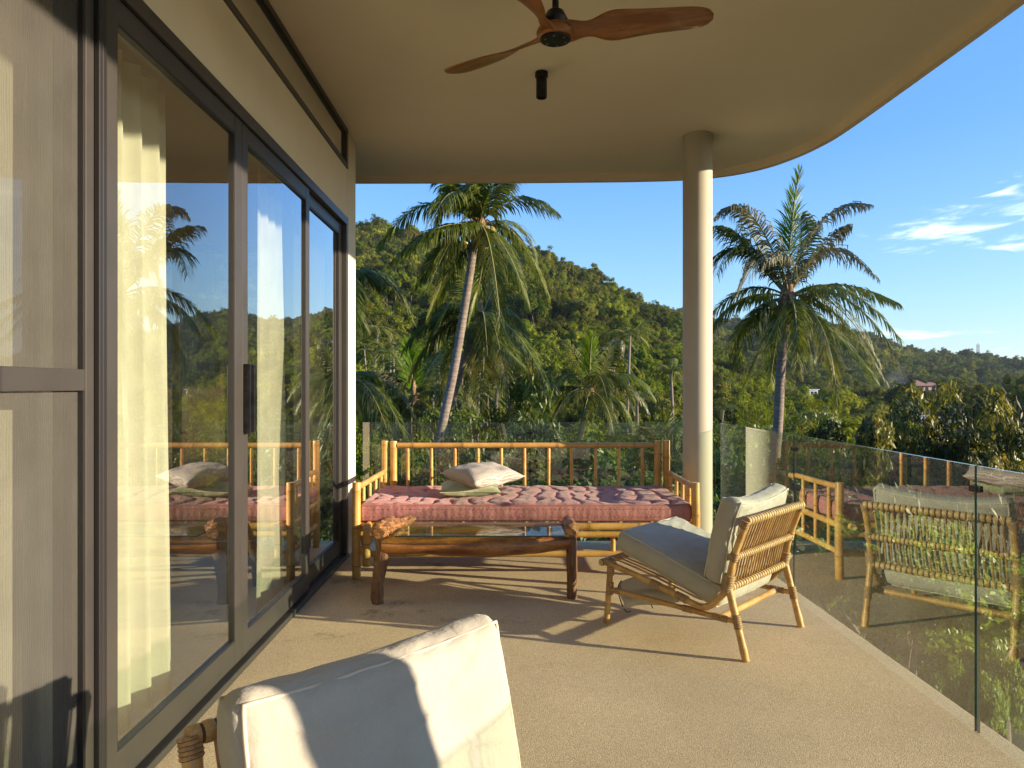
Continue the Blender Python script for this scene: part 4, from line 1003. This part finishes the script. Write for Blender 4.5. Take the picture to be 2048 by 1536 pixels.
# offsets in photo pixels from the crown centre: middle point, tip, depth of both, kind
FR_R = [(4, -120, 13, -247, 0, -.3, 'u'), (-38, -105, -62, -185, .7, 1.0, 'g'), (-55, -95, -120, -150, .3, .5, 'g'), (-72, -118, -100, -168, .9, 1.5, 'g'), (-75, -150, -148, -160, -.3, -.5, 'd'), (-85, -100, -152, -40, .2, -.4, 'g'),
        (50, -110, 70, -190, .9, 1.4, 'g'), (52, -140, 140, -180, -.2, -.3, 'd'), (75, -95, 160, -40, .1, -.3, 'd'), (45, -85, 90, -130, -.3, -.6, 'd'), (-60, -75, -130, 5, -.8, -1.1, 'd'),
        (105, -28, 210, 12, .2, -.2, 'h'), (70, 28, 170, 165, -.4, -.5, 'h'), (58, 75, 120, 160, -.9, -1.2, 'g'), (25, 70, 42, 215, -1.2, -1.5, 'h'), (-28, 45, -38, 150, -1.3, -1.7, 'h'), (-50, 60, -122, 190, -.8, -1.1, 'h'),
        (-85, 0, -152, 62, .1, .1, 'h'), (-50, 30, -85, 110, .8, 1.3, 'g'), (10, 60, 5, 170, 1.0, 1.4, 'g'), (60, 40, 100, 110, 1.2, 1.6, 'g')]
dir_palm('coconut palm with upright bright green spear and drying fronds, right of the column', 18, (1577, 595), [(1548, 975, 0), (1556, 850, 0), (1563, 720, 0), (1572, 640, 0)], FR_R, .145, .105, 9, 3, 5, leaf=palm_sun)
FR_A = [(2, -80, -5, -170, 0, 0, 'u'), (-38, -70, -75, -110, .3, .6, 'g'), (-20, -60, -45, -10, -.8, -1.3, 'g'), (-60, -55, -85, -5, .4, .4, 'g'), (70, -48, 152, -22, -.2, -.3, 'g'), (30, -85, 95, -140, .6, 1.0, 'g'), (-30, -110, -70, -160, .8, 1.2, 'g'),
        (-92, 5, -170, 75, .1, -.2, 'h'), (-35, 20, -85, 130, -.7, -1.2, 'h'), (-70, 30, -130, 105, .6, .8, 'g'), (75, 20, 135, 135, .1, -.2, 'h'), (50, 50, 95, 160, -.6, -.9, 'h'), (25, 60, 45, 210, -1.0, -1.4, 'h'), (5, 60, -25, 180, 1.0, 1.2, 'h'), (-55, 60, -110, 170, .7, 1.0, 'h'), (60, -20, 115, 45, 1.0, 1.4, 'g'), (20, -40, 50, -90, -1, -1.6, 'g'), (-60, 20, -120, 60, -1, -1.3, 'h'), (45, 30, 80, 110, 1.0, 1.5, 'g')]
dir_palm('tall leaning coconut palm with ringed grey trunk, left of the picture centre', 16, (957, 452), [(858, 1000, 0), (882, 865, 0), (908, 740, 0), (930, 610, 0), (947, 500, 0)], FR_A, .128, .085, 6, 5, 2, L=.60)
FR_B = [(-50, -35, -95, 30, 0, -.2, 'g'), (-75, 10, -150, 120, .2, .2, 'h'), (-35, 40, -75, 170, -.7, -1, 'h'), (60, -20, 105, 70, .2, .1, 'h'), (60, 35, 105, 140, -.2, -.2, 'h'), (10, 60, 5, 220, -1.2, -1.4, 'h'), (35, 55, 60, 180, -.9, -1.1, 'd'), (-15, -60, -35, -120, .4, .8, 'g'), (20, -60, 45, -110, .5, 1, 'g'), (-10, 50, -45, 200, .9, 1, 'h'), (-80, -30, -140, 10, .8, 1.2, 'g'), (25, 30, 80, 90, -1.5, -2.2, 'g')]
dir_palm('second ringed palm trunk beside the leaning palm, its yellowing crown lower behind it', 20, (960, 645), [(884, 985, 0), (892, 900, 0), (908, 790, 0), (935, 700, 0)], FR_B, .125, .09, 5, 8, 7, L=.78, leaf=palm_gold)
FR_C = [(0, -55, 5, -110, 0, 0, 'u'), (-20, -60, -45, -100, .3, .6, 'g'), (-45, -30, -80, 5, .2, 0, 'g'), (-50, 15, -80, 75, -.4, -.6, 'h'), (-15, 30, -30, 95, -1, -1.4, 'h'), (25, 30, 40, 100, -1, -1.2, 'h'), (45, -30, 86, 20, 0, -.2, 'h'), (50, 15, 75, 75, -.4, -.6, 'h'), (30, -60, 55, -100, .4, .8, 'd'), (-60, -5, -85, 40, .6, 1, 'g'), (20, -40, 35, -85, -.6, -1, 'g')]
dir_palm('small coconut palm with thin trunk standing free in front of the forest, centre', 27, (1180, 782), [(1140, 985, 0), (1150, 925, 0), (1163, 860, 0)], FR_C, .135, .10, 6, 11, 6, L=.8)
FR_D = [(-5, -65, -10, -120, 0, 0, 'u'), (-45, -50, -80, -40, .2, 0, 'd'), (-55, 5, -95, 80, 0, -.3, 'h'), (-25, 40, -60, 130, -.8, -1, 'h'), (5, 50, 15, 150, -1.2, -1.5, 'h'), (40, 20, 70, 100, -.5, -.6, 'h'), (45, -30, 80, 20, .2, 0, 'g'), (25, -60, 50, -100, .4, .7, 'g'), (-30, -70, -60, -105, .5, .9, 'g'), (-60, 30, -80, 120, .6, .9, 'h'), (30, 50, 50, 140, .6, .9, 'h')]
dir_palm('low coconut palm with drooping fronds, left of the leaning trunks', 23, (828, 802), [(812, 985, 0), (820, 900, 0)], FR_D, .14, .11, 4, 14, 6, L=.74)
FR_E = [(20, -5, 60, 40, 0, 0, 'h'), (25, 25, 60, 95, -.4, -.6, 'h'), (30, -25, 65, 0, .3, .4, 'g'), (-40, -20, -90, 30, 0, 0, 'g'), (-20, 40, -50, 120, 0, 0, 'h'), (0, -50, 0, -100, 0, 0, 'u')]
dir_palm('palm mostly behind the end of the house wall, only frond tips showing', 17, (682, 565), [(650, 985, 0), (660, 800, 0)], FR_E, .15, .12, 4, 17, 6)
dir_palm('palm low at the left edge beside the wall, frond tips showing above the railing', 20, (690, 770), [(680, 985, 0), (684, 880, 0)], FR_E, .13, .11, 4, 18, 6)

# generic palms (shared frond meshes)
GF = []
for k in range(4):
    g = frond_geo((0, 0, 0), (1.25, 0, [1.3, .95, .5, .15][k]), (2.5, 0, [.9, -.1, -1.0, -1.7][k]), .62, 40, [.5, .8, 1.0, 1.1][k], 900 + k, .92, .05)
    me = bpy.data.meshes.new('palm_frond'); me.from_pydata(g.v, [], g.f); me.polygons.foreach_set('material_index', g.m); me.materials.append(rachis_m); me.materials.append(palm_leaf); GF.append(me)
gsp = frond_geo((0, 0, 0), (.05, 0, 1.2), (.25, 0, 2.2), .45, 36, .15, 950, 1, .05); me = bpy.data.meshes.new('palm_spear'); me.from_pydata(gsp.v, [], gsp.f); me.polygons.foreach_set('material_index', gsp.m); me.materials.append(rachis_m); me.materials.append(palm_leaf); GF.append(me)
def gen_palm(x, y, top, sc, seed, label, group, nf=16, young=False):
    gz = terr(x, y) - .3; rnd = random.Random(seed)
    r_ = empty('coconut_palm' if not young else 'young_palm', (x, y, gz), label=label, cat='palm tree', group=group)
    if not young:
        palm_trunk([(x, y, gz), (x + rnd.uniform(-.3, .3), y, (gz + top) / 2), (x + rnd.uniform(-.5, .5), y, top)], .14, .10, r_, seed)
    tp = Vector((0, 0, top - gz))
    for k in range(nf):
        kind = 4 if (k == 0 and young) else rnd.choice([0, 1, 1, 2, 2, 3] if not young else [0, 0, 0, 1, 4])
        o = bpy.data.objects.new('frond', GF[kind]); COL.objects.link(o); o.parent = r_; o.location = tp
        o.rotation_euler = (rnd.uniform(-.15, .15), rnd.uniform(-.2, .2), k * 2.4 + rnd.uniform(-.4, .4)); o.scale = (sc,) * 3
    return r_
def gp(px, py, Y, sc, seed, label, young=False, nf=15):
    p = at(px, py, Y); return gen_palm(p.x, p.y, p.z, sc, seed, label, 'coconut palms beyond the terrace', nf, young)
gp(748, 655, 62, .95, 1, 'upper of the far slender palms close to the wall edge')
gp(772, 668, 66, .9, 2, 'far slender palm just right of the upper wall-edge palm')
gp(758, 745, 48, .8, 3, 'far palm with dry hanging flower stalk near the wall edge')
gp(795, 690, 60, .85, 4, 'dim far palm between the wall edge and the leaning palm')
gp(985, 778, 40, .75, 5, 'short palm with brown hanging skirt right of the twin trunks')
gp(1322, 905, 21, .62, 6, 'young palm with upright stiff leaves left of the column', True, 14)
gp(1348, 955, 17, .45, 7, 'small young palm at the foot of the column', True, 12)
gp(1500, 900, 24, .6, 8, 'young palm seen through the railing corner, beside the right palm trunk', True, 12)
gp(1790, 880, 55, .7, 9, 'far palm behind the mango tops at the right')
gp(1640, 830, 75, .8, 10, 'far palm right of the big right-hand palm trunk')
gp(1985, 855, 80, .8, 12, 'far palm near the right picture edge')
for k, (px, py, Y) in enumerate(((1700, 800, 170), (1730, 805, 175), (1540, 800, 120), (1835, 835, 150), (1920, 850, 160), (1660, 770, 200), (1440, 820, 95), (735, 700, 90), (1590, 850, 62))):
    gp(px, py, Y, 1.0, 30 + k, ['palm head on the far slope below the red roofed house', 'palm head on the far slope, right one of a pair', 'palm head behind the right palm trunk', 'palm head near the pale low roof', 'palm head right of the pale low roof', 'palm head beside the white hillside villa', 'palm head just right of the column', 'palm head high at the wall edge', 'palm head below the white villa'][k], nf=12)

for k in range(16):
    rr_ = random.Random(500 + k); gp(rr_.uniform(715, 1040) if k < 11 else rr_.uniform(1220, 1560), rr_.uniform(655, 800), rr_.uniform(48, 85), rr_.uniform(.8, 1.05), 60 + k, 'coconut palm standing in the dim wood at the foot of the hill', nf=16)['group'] = 'palms in the wood at the foot of the hill'
# ------------------------------------------------------------ nearer trees and shrubs, each its own thing
def leaf_proto(seed, rx, rz, ncl, per, cs, size, mat, h, aspect=2.0, hang=0., mat2=None, top_sunlit=0.0, flat=.75):
    rng = np.random.default_rng(seed); C_, N_ = crown_pts(rng, rx, rz, ncl, per, cs, h - rz * .55, flat=flat)
    v, q = leaves(C_, N_, size, rng, aspect, .75, hang=hang); mi = None; ms = [mat]
    if mat2:
        nval = np.array([mnoise.noise(Vector((c[0] * .9, c[1] * .9, c[2] * .9 + seed))) for c in C_]); mi = ((nval + (C_[:, 2] - h) / (rz * 2.2) * .55) > (.42 - top_sunlit)).astype(int); ms = [mat, mat2]  # more yellow leaves towards the top, painting in the sunlit crown
    return np_mesh('crown', v, q, ms, mi)
def tree_obj(name, x, y, crown_me, sc, h, seed, label, cat, group, barkm=bark2_m, rx=2., rz=1.8, rz_=0.0):
    gz = terr(x, y); t_ = empty(name, (x, y, gz - .1), rz_, label, cat, group)
    o = bpy.data.objects.new('crown', crown_me); COL.objects.link(o); o.parent = t_; o.scale = sc if isinstance(sc, tuple) else (sc,) * 3
    s0 = sc[2] if isinstance(sc, tuple) else sc
    mb = limbs(h * s0, rx * s0, rz * s0, 5, .10 * s0 + .02, seed, barkm); mb.build('trunk', barkm, t_); return t_
P_long = leaf_proto(1, 2.3, 2.3, 110, 170, .50, .075, near_leaf, 3.0, 3.4, hang=.6, mat2=young_sunlit_leaf, top_sunlit=-.1)
P_round = leaf_proto(2, 2.2, 2.3, 120, 150, .48, .078, near_leaf, 2.8, 1.7)
P_airy = leaf_proto(3, 2.3, 2.4, 95, 130, .52, .062, far_leaf, 3.0, 1.7)
P_mango = leaf_proto(4, 2.4, 2.2, 150, 220, .46, .062, dark_leaf, 2.6, 3.4, hang=.7, mat2=young_sunlit_leaf, top_sunlit=.10)
rng = np.random.default_rng(5); C_, N_ = crown_pts(rng, 2.0, .75, 130, 210, .36, .3, flat=.8); v, q = leaves(C_, N_, .085, rng, 1.8, 1.3); P_bright = np_mesh('foliage', v, q, [bright_leaf])
P_low = leaf_proto(6, 2.2, 2.4, 110, 150, .50, .085, near_leaf, 2.4, 2.2)
P_dry = leaf_proto(7, 1.8, 1.4, 34, 50, .6, .10, palm_dry, 1.6, 2.2)
SZ = {'l': (P_long, 5.0, 'long leaved'), 'r': (P_round, 4.7, 'round leaved'), 'a': (P_airy, 5.4, 'airy small leaved'), 'm': (P_mango, 4.4, 'dark glossy'), 'w': (P_low, 5.4, 'low leafy')}
def near_tree(px, py_top, Y, kind, label, sc=None, wide=1.0, cat='tree', group='trees growing right behind the terrace', bark=bark2_m, seed=0):
    p = at(px, py_top, Y); gz = terr(p.x, p.y); me, hh, _ = SZ[kind]; hh = np.percentile([v.co.z for v in me.vertices], 98); s_ = max(.3, (p.z - gz) / hh)
    return tree_obj('broadleaf_tree' if kind != 'w' else 'shrub', p.x, p.y, me, (s_ * wide * .9, s_ * wide * .9, s_), 2.0, seed + int(px), label, cat, group, bark, 1.9, 1.5, (px * 1.7) % 6.28)
near_tree(1045, 770, 19, 'l', 'pale green long leaved tree right of the twin palm trunks', wide=.62, bark=palebark_m)
near_tree(1095, 850, 15, 'l', 'long leaved bush with pale bare twigs behind the daybed centre', wide=.7, bark=palebark_m)
near_tree(955, 830, 17, 'r', 'bright leafy tree between the twin trunks and the pillows', wide=.7)
near_tree(1240, 870, 18, 'a', 'small leaved tree behind the right end of the daybed', wide=.8)
near_tree(1330, 840, 26, 'r', 'round green tree just left of the column', wide=.7)
near_tree(900, 900, 13, 'r', 'green shrub tree directly behind the pillows', wide=.8)
near_tree(760, 880, 14, 'a', 'twiggy tree at the left end of the rear railing', wide=.75)
near_tree(800, 790, 30, 'a', 'tall loose tree behind the low left palm', wide=.6)
near_tree(1180, 900, 14, 'w', 'low leafy shrub under the small free standing palm', wide=1.0, cat='shrub')
near_tree(1060, 940, 12, 'w', 'low leafy shrub close behind the daybed back', wide=1.1, cat='shrub')
near_tree(840, 930, 15, 'w', 'leafy shrub at the feet of the leaning palm', wide=1.1, cat='shrub')
near_tree(1290, 940, 13, 'w', 'leafy shrub behind the right rear daybed post', wide=1.1, cat='shrub')
near_tree(1475, 860, 19, 'r', 'green tree seen through the corner glass panel', wide=.8)
near_tree(1530, 930, 14, 'w', 'leafy shrub seen through the corner glass beside the palm trunk', wide=1.2, cat='shrub')
near_tree(1610, 830, 30, 'r', 'dark green tree above the railing, right of the palm trunk', wide=.75)
near_tree(1520, 760, 48, 'a', 'airy olive tree left of the right palm trunk', wide=.6)
near_tree(1640, 800, 44, 'a', 'olive green tree behind the right palm, below the white villa', wide=.7)
mg = 'dark mango trees just beyond the side railing'
near_tree(1765, 838, 14, 'm', 'dark mango tree with two yellow green leafy tops, leftmost', wide=.62, group=mg)
near_tree(1890, 842, 13.5, 'm', 'mango tree with drooping yellow leaves in the middle of the dark row', wide=.55, group=mg)
near_tree(2010, 828, 14, 'm', 'mango tree with bright yellow top near the right picture edge', wide=.62, group=mg)
near_tree(1700, 895, 16, 'm', 'low dark mango tree behind the railing joint', wide=.7, group=mg)
near_tree(1830, 890, 17, 'r', 'dark green tree filling the gap behind the mango trees', wide=.8, group=mg)
near_tree(1960, 890, 18, 'r', 'dark green tree low behind the rightmost mango', wide=.8, group=mg)
def bush(x, y, me, sc, label, seed, name='shrub', rz_=0.0, cat='shrub'):
    t_ = empty(name, (x, y, terr(x, y) - .05), rz_, label, cat, 'shrubs below the side railing')
    o = bpy.data.objects.new('foliage', me); COL.objects.link(o); o.parent = t_; o.scale = sc
    mb = limbs(.5 * sc[2], 1.2 * sc[0], .5 * sc[2], 5, .04, seed, bark2_m); mb.build('stem', bark2_m, t_)
def spread(px, py, Y, w_, label, seed):
    p = at(px, py, Y); gz = terr(p.x, p.y); t_ = empty('spreading_shrub', (p.x, p.y, gz), seed * 1.3, label, 'shrub', 'shrubs below the side railing')
    o = bpy.data.objects.new('foliage', P_bright); COL.objects.link(o); o.parent = t_; hz = p.z - gz; o.scale = (w_, w_ * .75, .55); o.location = (0, 0, hz - .75)
    mb = limbs(hz - .95, 1.0 * w_, .30, 4, .018, seed, bark2_m); mb.build('stem', bark2_m, t_)
spread(1810, 1105, 9.4, .78, 'bright yellow green sunlit shrub below the side railing', 1)
spread(1870, 1205, 8.2, .55, 'lower sunlit leafy layer of bright shrubs below the railing joint', 2)
spread(1650, 1150, 9.8, .24, 'small sunlit sprig left of the bright shrub below the railing', 3)
spread(1750, 1075, 11, .34, 'light green shrub just left of and behind the bright one', 4)
spread(1960, 1370, 6.6, .20, 'light green sprig low by the railing foot near the camera', 5)
# ------------------------------------------------------------ the forest on the hills
def forest_points():
    rng = np.random.default_rng(5); out = []
    r_ = 34.0
    while r_ < 760:
        sp_ = 3.3 if r_ < 120 else (4.1 if r_ < 360 else 5.4); a0, a1 = math.atan(T(430)), 1.2
        na = int((a1 - a0) * r_ / sp_)
        for i in range(na):
            a = a0 + (a1 - a0) * (i + rng.uniform(0, 1)) / na; rr = r_ + rng.uniform(-.5, .5) * sp_; x, y = rr * math.sin(a), rr * math.cos(a)
            ca = math.cos(a); ra = interp(a, AT, A_D) / ca
            vis = rr < ra + 14 or rr > 380
            if not vis and a < math.atan(T(1360)): continue
            if rr > ra + 14 and rr < ra + 60 and a < math.atan(T(1560)): continue
            if rr > 640 / ca + 16: continue
            out.append((x, y, rr, a))
        r_ += sp_ * .86
    return out
FP = forest_points()
def ground_hit(px, py, up, y0=120, y1=640):
    for Y in range(y0, y1, 3):
        p = at(px, py, Y)
        if p.z < terr(p.x, p.y) + up: return Y
    return 400
HOUSES = [(1850, 775, ground_hit(1850, 775, 6), 24), (1633, 792, ground_hit(1633, 792, 7), 15), (1880, 848, ground_hit(1880, 848, 5), 13)]
def blocked(x, y):
    for px, py, Y, rad in HOUSES:
        p = at(px, py, Y)
        if abs(x - p.x) < rad and -rad * 2.2 < y - p.y < rad * .7: return True
    return False
FP = [p for p in FP if not blocked(p[0], p[1]) and not (p[2] < 60 and 1720 < 1012 + 1430 * math.tan(p[3]))]
FP.sort(key=lambda p: p[2])
near_f = [p for p in FP if 430 < 1012 + 1430 * math.tan(p[3]) < 2100][:270]; ns = set(id(p) for p in near_f); far_f = [p for p in FP if id(p) not in ns]
rnd = random.Random(99)
for i, (x, y, rr, a) in enumerate(near_f):
    me, h, rx, rz, k = PROTO[rnd.randrange(7)]; s_ = rnd.uniform(.62, 1.05)
    t_ = empty('broadleaf_tree', (x, y, terr(x, y) - .3), rnd.uniform(0, 6.28), 'olive green broadleaf tree in the closed wood on the valley floor and lower slope', 'tree', 'trees of the wood below the hill')
    o = bpy.data.objects.new('crown', me); COL.objects.link(o); o.parent = t_; o.scale = (s_, s_, s_ * rnd.uniform(.85, 1.25))
    o = bpy.data.objects.new('trunk', TR[rnd.randrange(3)]); COL.objects.link(o); o.parent = t_; o.scale = (s_, s_, s_)

def instancer(name, pts, meshes, kind='stuff'):
    """one object: meshes set on a cloud of points (scale and turn per point)"""
    cc = bpy.data.collections.new(name + '_sources')
    for i, me in enumerate(meshes): o = bpy.data.objects.new(name + '_source', me); cc.objects.link(o)
    pm_ = bpy.data.meshes.new(name); pm_.from_pydata([p[:3] for p in pts], [], [])
    a = pm_.attributes.new('rot', 'FLOAT_VECTOR', 'POINT'); a.data.foreach_set('vector', np.array([(p[5], p[6], p[4]) for p in pts], np.float32).ravel())
    a = pm_.attributes.new('scl', 'FLOAT_VECTOR', 'POINT'); a.data.foreach_set('vector', np.array([(p[3], p[3], p[3] * p[7]) for p in pts], np.float32).ravel())
    a = pm_.attributes.new('idx', 'INT', 'POINT'); a.data.foreach_set('value', np.array([p[8] for p in pts], np.int32))
    o = bpy.data.objects.new(name, pm_); COL.objects.link(o); o['kind'] = kind
    ng = bpy.data.node_groups.new(name, 'GeometryNodeTree'); ng.interface.new_socket('Geometry', in_out='INPUT', socket_type='NodeSocketGeometry'); ng.interface.new_socket('Geometry', in_out='OUTPUT', socket_type='NodeSocketGeometry')
    N_ = ng.nodes; gi = N_.new('NodeGroupInput'); go = N_.new('NodeGroupOutput'); ci = N_.new('GeometryNodeCollectionInfo'); ci.inputs[0].default_value = cc
    ci.inputs['Separate Children'].default_value = True; ci.inputs['Reset Children'].default_value = True
    ip = N_.new('GeometryNodeInstanceOnPoints'); ip.inputs['Pick Instance'].default_value = True
    def attr(nm, dt):
        n_ = N_.new('GeometryNodeInputNamedAttribute'); n_.data_type = dt; n_.inputs['Name'].default_value = nm; return next(s for s in n_.outputs if s.enabled and s.name == 'Attribute')
    ng.links.new(gi.outputs[0], ip.inputs['Points']); ng.links.new(ci.outputs[0], ip.inputs['Instance']); ng.links.new(attr('idx', 'INT'), ip.inputs['Instance Index'])
    ng.links.new(attr('rot', 'FLOAT_VECTOR'), ip.inputs['Rotation']); ng.links.new(attr('scl', 'FLOAT_VECTOR'), ip.inputs['Scale']); ng.links.new(ip.outputs[0], go.inputs[0])
    md = o.modifiers.new('scatter', 'NODES'); md.node_group = ng; return o
full = []
for k, (me, h, rx, rz, i) in enumerate(PROTO):     # crown and trunk in one mesh for the far wood
    tr = TR[k % 3]; bm = bmesh.new(); bm.from_mesh(me); nf = len(bm.faces); bm.from_mesh(tr); bm.faces.ensure_lookup_table()
    for f in bm.faces[nf:]: f.material_index = 1
    m3 = bpy.data.meshes.new('forest_tree'); bm.to_mesh(m3); bm.free(); m3.materials.append(far_leaf if k < 5 else far_leaf2); m3.materials.append(tr.materials[0]); full.append(m3)
pts = []
for x, y, rr, a in far_f:
    s_ = (rnd.uniform(.42, .85) if rnd.random() < .55 else rnd.uniform(.85, 1.3)) * (1.0 if rr < 360 else 1.15)
    if rnd.random() < .07: continue
    pts.append((x, y, terr(x, y) - .5, s_, rnd.uniform(0, 6.28), rnd.uniform(-.1, .1), rnd.uniform(-.1, .1), rnd.uniform(.85, 1.35), rnd.randrange(7)))
instancer('hillside_forest', pts, full)
# dense undergrowth between the terrace and the wood
pts = []; rng = np.random.default_rng(11); r_ = 9.0
while r_ < 75:
    sp_ = 1.15 + r_ * .018; a0, a1 = math.atan(T(480)), 1.2; na = int((a1 - a0) * r_ / sp_)
    for i in range(na):
        a = a0 + (a1 - a0) * (i + rng.uniform(0, 1)) / na; rr = r_ + rng.uniform(-.5, .5) * sp_; x, y = rr * math.sin(a), rr * math.cos(a)
        if y < 8.5 and x < 2.6: continue
        right = 3.0 < x and y < 16.5 and x / y > .36
        if right and rng.uniform() > .10: continue
        pts.append((x, y, terr(x, y) - .15, rng.uniform(.5, 1.05) * (1 if not right else .5), rng.uniform(0, 6.28), rng.uniform(-.2, .2), rng.uniform(-.2, .2), rng.uniform(.7, 1.4), int(rng.integers(0, 4))))
    r_ += sp_ * .85
U1 = leaf_proto(21, 1.1, .8, 34, 80, .36, .085, near_leaf, .7, 1.9); U2 = leaf_proto(22, 1.0, .9, 34, 80, .34, .075, far_leaf, .9, 1.7)
U3 = leaf_proto(23, 1.2, .8, 32, 80, .4, .085, near_leaf, .7, 3.0, hang=.5); U4 = leaf_proto(24, .8, 1.3, 32, 80, .33, .08, far_leaf2, 1.2, 2.0)
instancer('undergrowth', pts, [U1, U2, U3, U4])

# ------------------------------------------------------------ far buildings, mast, smoke
rooft = pm('terracotta_roof', (0.30, 0.14, 0.10), (0.22, 0.10, 0.075), 0.85, 3); whitew = pm('white_wall', (0.75, 0.74, 0.70), None, 0.8); beigew = pm('beige_wall', (0.50, 0.36, 0.27), (0.44, 0.31, 0.23), 0.85, 1)
darkw = pm('dark_window', (0.03, 0.035, 0.04), None, 0.15); greyr = pm('grey_sheet_roof', (0.34, 0.37, 0.40), (0.28, 0.3, 0.33), 0.6, 1.5)
def hip(par, x0, x1, y0, y1, z, h, mat, name='roof', ins=.35):
    m2 = MB(); cx = (x1 - x0) * ins; cyy = (y1 - y0) / 2
    m2.add([(x0, y0, z), (x1, y0, z), (x1, y1, z), (x0, y1, z), (x0 + cx, y0 + cyy, z + h), (x1 - cx, y0 + cyy, z + h)], [(0, 1, 5, 4), (1, 2, 5), (2, 3, 4, 5), (3, 0, 4), (3, 2, 1, 0)])
    return m2.build(name, mat, par)
c = at(1850, 780, HOUSES[0][2]); v1 = empty('hillside_villa', c, label='red roofed villa with long terrace on the far hillside', cat='house')
box_obj('wall', -9, 7, -3, 6, -5, 2.6, beigew, v1); hip(v1, -11.5, 1, -5, 8, 2.6, 3.6, rooft, ins=.42); hip(v1, -1, 8.5, -4, 7, 2.6, 2.2, rooft, ins=.35)
box_obj('flat_roof', 7.5, 15, -3, 4, 2.3, 2.8, beigew, v1); box_obj('terrace_wall', -16, 15.5, -5, -4.6, -6, -.2, beigew, v1)
for x in (8, 11, 14.5): box_obj('post', x, x + .5, -2.8, -2.3, -2, 2.3, beigew, v1)
for x in (-7.5, -4.5, -1.5, 2.5, 5): box_obj('window', x, x + 1.8, -3.06, -3.01, -.2, 2.1, darkw, v1)
c = at(1633, 797, HOUSES[1][2]); v2 = empty('white_villa', c, label='small white stepped villa showing beside the right palm fronds', cat='house')
box_obj('wall', -5, 0, -2, 4, -4, 5.2, whitew, v2); box_obj('lower_wall', .02, 5.5, -3, 4, -7, 1.0, whitew, v2); box_obj('roof_slab', -5.6, .8, -2.6, 4.5, 5.22, 5.6, whitew, v2)
box_obj('roof_slab', -.2, 6.2, -3.6, 4.5, 1.05, 1.4, whitew, v2)
for a in ((-4.2, -2.6, 2.4, 4.2), (-2.1, -.6, 2.4, 4.2), (-4.2, -.6, -.5, 1.4)): box_obj('window', a[0], a[1], -2.06, -2.01, a[2], a[3], darkw, v2)
for a in ((.8, 2.4), (3.0, 4.8)): box_obj('window', a[0], a[1], -3.06, -3.01, -2.6, 0, darkw, v2)
c = at(1878, 855, HOUSES[2][2]); v3 = empty('low_house', c, label='low house with pale grey sheet roof above the mango trees', cat='house')
box_obj('wall', -4, 4, -2, 3, -3, 1.4, beigew, v3); m2 = MB(); m2.add([(-5, -3, 1.3), (3.4, -3, 1.3), (4.6, 3.6, 3.4), (-4.6, 3.6, 3.4), (-5, -3, 1.45), (3.4, -3, 1.45), (4.6, 3.6, 3.55), (-4.6, 3.6, 3.55)], [(3, 2, 1, 0), (4, 5, 6, 7), (0, 1, 5, 4), (1, 2, 6, 5), (2, 3, 7, 6), (3, 0, 4, 7)]); m2.build('roof', greyr, v3)
m2 = MB(); m2.add([(3.6, -3, 1.3), (6.4, -3, -.6), (7.0, 3.4, -.6), (4.7, 3.6, 3.4)], [(0, 1, 2, 3)]); m2.build('roof_side', greyr, v3)
c = at(1956, 722, 632); ms_ = empty('radio_mast', (c.x, c.y, c.z - 8), label='small radio mast on the far ridge line', cat='mast')
m2 = MB(); m2.tube([(0, 0, 0), (0, 0, 24)], [.35, .2], 6); m2.build('pole', pm('mast_grey', (.22, .24, .27), None, .6), ms_)
for zz, xx in ((21, -.9), (21, .9), (17.5, -1), (17.5, 1)): box_obj('antenna', xx - .3, xx + .3, -.2, .2, zz - 1.6, zz + 1.6, MATS['mast_grey'], ms_)
for v_, k_, y_ in ((v1, .9, 400), (v2, 0.7, 300), (v3, 1.0, 205)):
    f_ = v_.location.y / y_; v_.scale = (f_ * k_,) * 3
# thin smoke rising in the valley
sm = bpy.data.materials.new('thin_smoke'); sm.use_nodes = True; nt = sm.node_tree; nt.nodes.clear()
pv = mk(nt, 'ShaderNodeVolumePrincipled', i_Density=.012); pv.inputs['Color'].default_value = (.9, .92, 1, 1); oo = mk(nt, 'ShaderNodeOutputMaterial'); nt.links.new(pv.outputs[0], oo.inputs['Volume'])
c = at(1790, 845, 185); m2 = MB(); m2.tube([(0, 0, 0), (.2, 0, 3), (-.3, 0, 7), (.4, 0, 11), (1.6, 0, 15)], [.6, 1.5, 2.2, 3.0, .5], 14, jit=lambda p, a, i: 1 + .3 * math.sin(2 * a + i * 2)); s_o = m2.build('smoke', sm); s_o.location = c
tag(s_o, 'thin bluish smoke rising from the valley right of the far palms', 'smoke', kind='stuff')

# ------------------------------------------------------------ air between here and the far slopes
hz_ = bpy.data.materials.new('pale_air'); hz_.use_nodes = True; nt = hz_.node_tree; nt.nodes.clear()
pv = mk(nt, 'ShaderNodeVolumePrincipled', i_Density=.00010); pv.inputs['Color'].default_value = (.72, .86, 1, 1); pv.inputs['Anisotropy'].default_value = .2
oo = mk(nt, 'ShaderNodeOutputMaterial'); nt.links.new(pv.outputs[0], oo.inputs['Volume'])
tag(box_obj('haze', -3200, 3200, -3200, 3200, -45, 110, hz_), kind='stuff')
